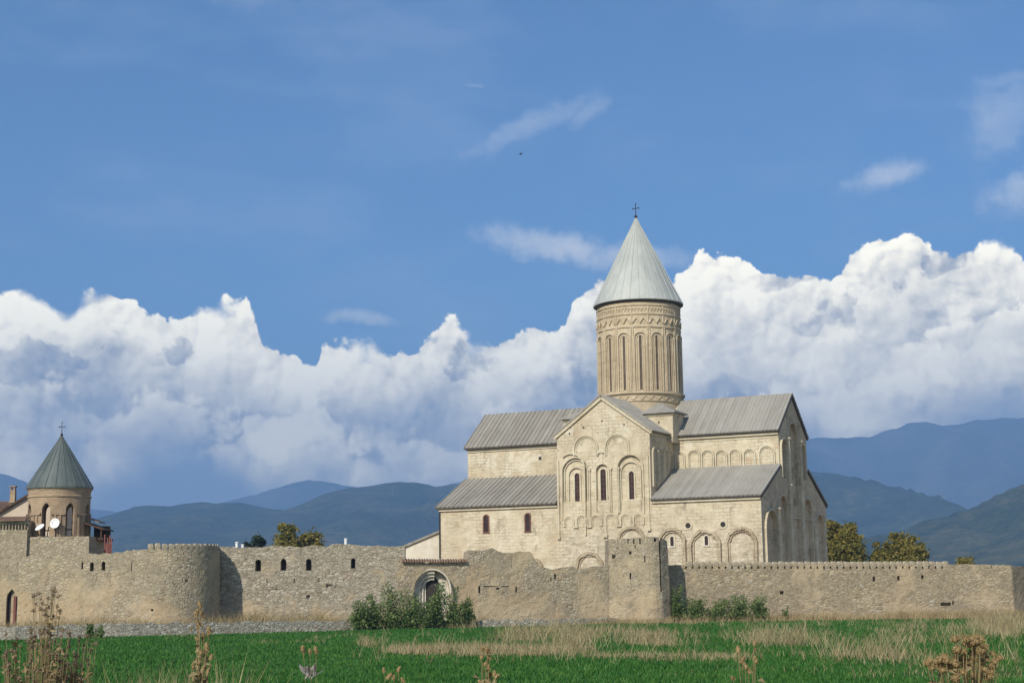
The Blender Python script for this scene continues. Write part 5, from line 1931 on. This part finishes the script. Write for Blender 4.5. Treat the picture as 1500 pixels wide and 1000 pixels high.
HEADS = {}
for kd, mt in (('teasel', 'weed_tan'), ('thistle', 'weed_tan'), ('small', 'weed_dark')):
    HEADS[kd] = seed_head_mesh(kd)
    HEADS[kd].materials.append(M[mt])


def weed(name, Y, base_px, heads, label, kind='thistle', size=1.0, leaves=0, seed=1, stem_r=.006, join=.45, leafmat='weed_brown', spread=.5):
    """dead plant: one root, stems to each head given in photo pixels; the heads stand at slightly different depths"""
    gg = np.random.default_rng(seed)
    bx = at(base_px, 990, Y).x
    bz = float(ground_h(np.array([bx]), np.array([Y]))[0])
    o = empty(name, (bx, Y, bz), 0, label, 'weed', 'dead weeds in the foreground')
    b = MB()
    tips = []
    for px, py in heads:
        p = at(px, py, Y + gg.normal() * .10 * spread)
        tips.append(p - o.location)
    top = max(t.z for t in tips)
    hub = Vector((gg.normal() * .03, 0, top * join))
    b.tube([(0, 0, -.05), hub * .5 + Vector((.01, 0, 0)), hub], [stem_r * 1.0, stem_r * .9, stem_r * .75], 6)
    for t in tips:
        f = .35 + .5 * gg.random()
        start = hub * (.55 + .45 * gg.random())
        mid = start.lerp(t, .5) + Vector((gg.normal() * .02, gg.normal() * .02, .04 * (1 - f)))
        mid.x = start.x + (t.x - start.x) * (.62 if abs(t.x - start.x) > .05 else .5)
        b.tube([start, mid, t], [stem_r * .45, stem_r * .38, stem_r * .3], 5)
        for _ in range(2):
            c = start.lerp(t, .25 + .6 * gg.random())
            d = Vector(gg.normal(size=3)).normalized() * .05
            sdw = d.orthogonal().normalized() * .010
            b.add([c - sdw, c + sdw, c + d + Vector((0, 0, -.02))], [(0, 1, 2)])
    b.build('stem', M['weed_brown'], o)
    if leaves:
        lb = MB()
        for _ in range(leaves):
            t = tips[gg.integers(len(tips))]
            c = hub.lerp(t, gg.random() * .9) if gg.random() < .7 else hub * gg.random()
            c = c + Vector(gg.normal(size=3)) * .02
            d = (Vector(gg.normal(size=3)) + Vector((0, 0, -.3))).normalized() * (.035 + .05 * gg.random())
            s_ = d.orthogonal().normalized() * (.008 + .012 * gg.random())
            k_ = d.cross(s_).normalized() * .012
            lb.add([c, c + d * .5 + s_ + k_, c + d, c + d * .5 - s_ + k_], [(0, 1, 2), (0, 2, 3)])
        lb.build('withered_leaf', M[leafmat], o, fix=False)['kind'] = 'stuff'
    for t in tips[:100]:
        hd = bpy.data.objects.new('seed_head', HEADS[kind])
        COL.objects.link(hd)
        hd.parent = o
        hd.location = t
        hd.rotation_euler = (gg.normal() * .4, gg.normal() * .4, gg.random() * 6.28)
        s_ = size * (.52 + .36 * gg.random()) * (1.15 if kind == 'thistle' else 1)
        hd.scale = (s_, s_, s_)
    return o


gg = np.random.default_rng(77)
# left: spreading dark plant with an airy spire
hd = [(50, 872), (57, 869), (60, 877), (52, 884), (48, 874), (76, 864), (79, 863), (77, 870), (81, 866), (76, 878), (78, 873), (86, 873), (70, 876), (88, 894), (88, 897), (70, 888), (75, 884), (62, 883), (66, 894), (72, 890), (60, 892), (49, 894), (84, 888), (70, 902), (78, 902), (68, 909), (66, 900)]
weed('thistle_plant', 9.5, 66, hd, 'airy dark dead thistle spire standing at far left', 'small', .95, 30, 5, .005, .55)
for i, (cx_, w_, y0, n_, lab) in enumerate([(30, 26, 925, 34, 'bushy brown dead weed, leftmost on the bank'), (72, 30, 918, 46, 'bushy brown dead weed below the thistle spire'), (106, 22, 928, 34, 'bushy brown dead weed right of the thistle spire')]):
    hd = [(cx_ + w_ * (gg.random() * 2 - 1), y0 + 72 * gg.random() ** .9) for _ in range(n_)]
    weed('dead_weed', 9.0 + .35 * i, cx_, hd, lab, 'small', 1.0, 260, 20 + i, .005, .35)
hd = [(132 + 10 * (gg.random() - .5) * 2, 938 + 40 * gg.random()) for _ in range(9)]
weed('dead_weed', 10, 130, hd, 'thin dry weed at the edge of the brown bushes', 'small', .8, 20, 31, .004)
weed('teasel', 9.0, 297, [(293, 886), (297, 900), (288, 898), (291, 915), (299, 930), (306, 924), (288, 935), (303, 948), (294, 955), (309, 962), (283, 975), (290, 970), (299, 978)], 'tall tan teasel standing alone left of the field centre', 'teasel', .95, 60, 41, .007, .6, spread=.2)
weed('teasel', 9.0, 459, [(444, 951), (454, 954), (463, 952)], 'short teasel with three bulbs and a grey withered leaf', 'teasel', .9, 0, 42, .005, .4, spread=.2)
lb = MB()
for q in range(16):
    c = at(446 + 18 * gg.random(), 985 + 12 * gg.random(), 9.0)
    d = Vector((gg.normal() * .03, gg.normal() * .03, .02 + .05 * gg.random()))
    s_ = Vector((.012, .01, .004))
    lb.add([c, c + d * .5 + s_, c + d, c + d * .5 - s_ + Vector((0, .015, 0))], [(0, 1, 2), (0, 2, 3)])
o = lb.build('withered_leaf', M['weed_grey'], None, fix=False)
o['kind'] = 'stuff'
par = [e for e in COL.objects if e.type == 'EMPTY' and e.get('label', '').startswith('short teasel')][0]
rel(o, par)
weed('teasel', 9.2, 575, [(562, 981), (584, 980), (570, 990), (577, 992), (590, 996)], 'low teasel just showing at the bottom edge', 'teasel', .85, 14, 43, .005, .5, spread=.3)
weed('teasel', 8.8, 712, [(707, 951), (714, 953), (705, 962), (717, 963), (711, 972), (716, 978), (724, 986), (728, 990), (702, 997)], 'upright tan teasel at the bottom centre', 'teasel', .9, 40, 44, .006, .6, spread=.2)
weed('teasel', 8.9, 1096, [(1081, 951), (1105, 941), (1106, 951), (1087, 966), (1107, 966), (1092, 975), (1097, 982), (1074, 993)], 'two-stalked tan teasel right of centre', 'teasel', .9, 20, 45, .006, .45, spread=.2)
hd = []
for cx_, cy_, rx_, ry_, n_ in [(1430, 940, 18, 7, 13), (1400, 938, 4, 3, 2), (1418, 955, 22, 8, 12), (1405, 968, 14, 8, 9), (1440, 965, 20, 10, 9), (1370, 974, 13, 8, 9), (1385, 968, 6, 5, 3), (1425, 985, 34, 12, 14), (1460, 968, 6, 8, 3)]:
    hd += [(cx_ + rx_ * (gg.random() * 2 - 1), cy_ + ry_ * (gg.random() * 2 - 1)) for _ in range(n_)]
weed('thistle_plant', 7.6, 1418, hd, 'large tan dead thistle with clustered spiky heads at bottom right', 'thistle', 1.0, 60, 46, .006, .35)

# ------------------------------------------------------------------ a bird high over the wall
p = at(763, 225, 70)
b = MB()
b.lathe([(.004, -.14), (.03, -.09), (.045, -.02), (.04, .05), (.025, .10), (.028, .13), (.004, .17)], (0, 0, 0), 10)
for s_ in (-1, 1):
    b.add([(0, s_ * .03, .05), (0, s_ * .03, -.05), (.05, s_ * .16, -.05), (.03, s_ * .30, -.12), (.06, s_ * .16, .05), (.012, s_ * .03, 0)], [(0, 4, 2, 1), (4, 3, 2), (0, 5, 4), (5, 1, 2), (5, 2, 4)])
b.add([(0, -.015, -.12), (0, .015, -.12), (0, .04, -.22), (0, -.04, -.22)], [(0, 1, 2, 3)])
o = b.build('bird', M['iron'])
o.location = p
o.scale = (.6, .6, .6)
o.rotation_euler = (R(12), R(82), R(20))
tag(o, 'tiny dark bird flying in the blue sky', 'bird')

# ------------------------------------------------------------------ air between here and the mountains
hb = MB()
hb.box(-9000, 9000, -220, 14500, -12, 1650)
hz = hb.mesh('haze')
m = bpy.data.materials.new('haze')
m.use_nodes = True
k = NT(m.node_tree)
k.n.clear()
out = k.node('ShaderNodeOutputMaterial')
pv = k.node('ShaderNodeVolumePrincipled')
pv.inputs['Color'].default_value = (0.30, 0.52, 0.87, 1)
pv.inputs['Density'].default_value = 1.4e-4
pv.inputs['Anisotropy'].default_value = 0.0
k.l.new(pv.outputs[0], out.inputs['Volume'])
hzo = link_mesh('haze', hz, m)
tag(hzo, 'thin blue haze over the valley', 'haze', kind='stuff')
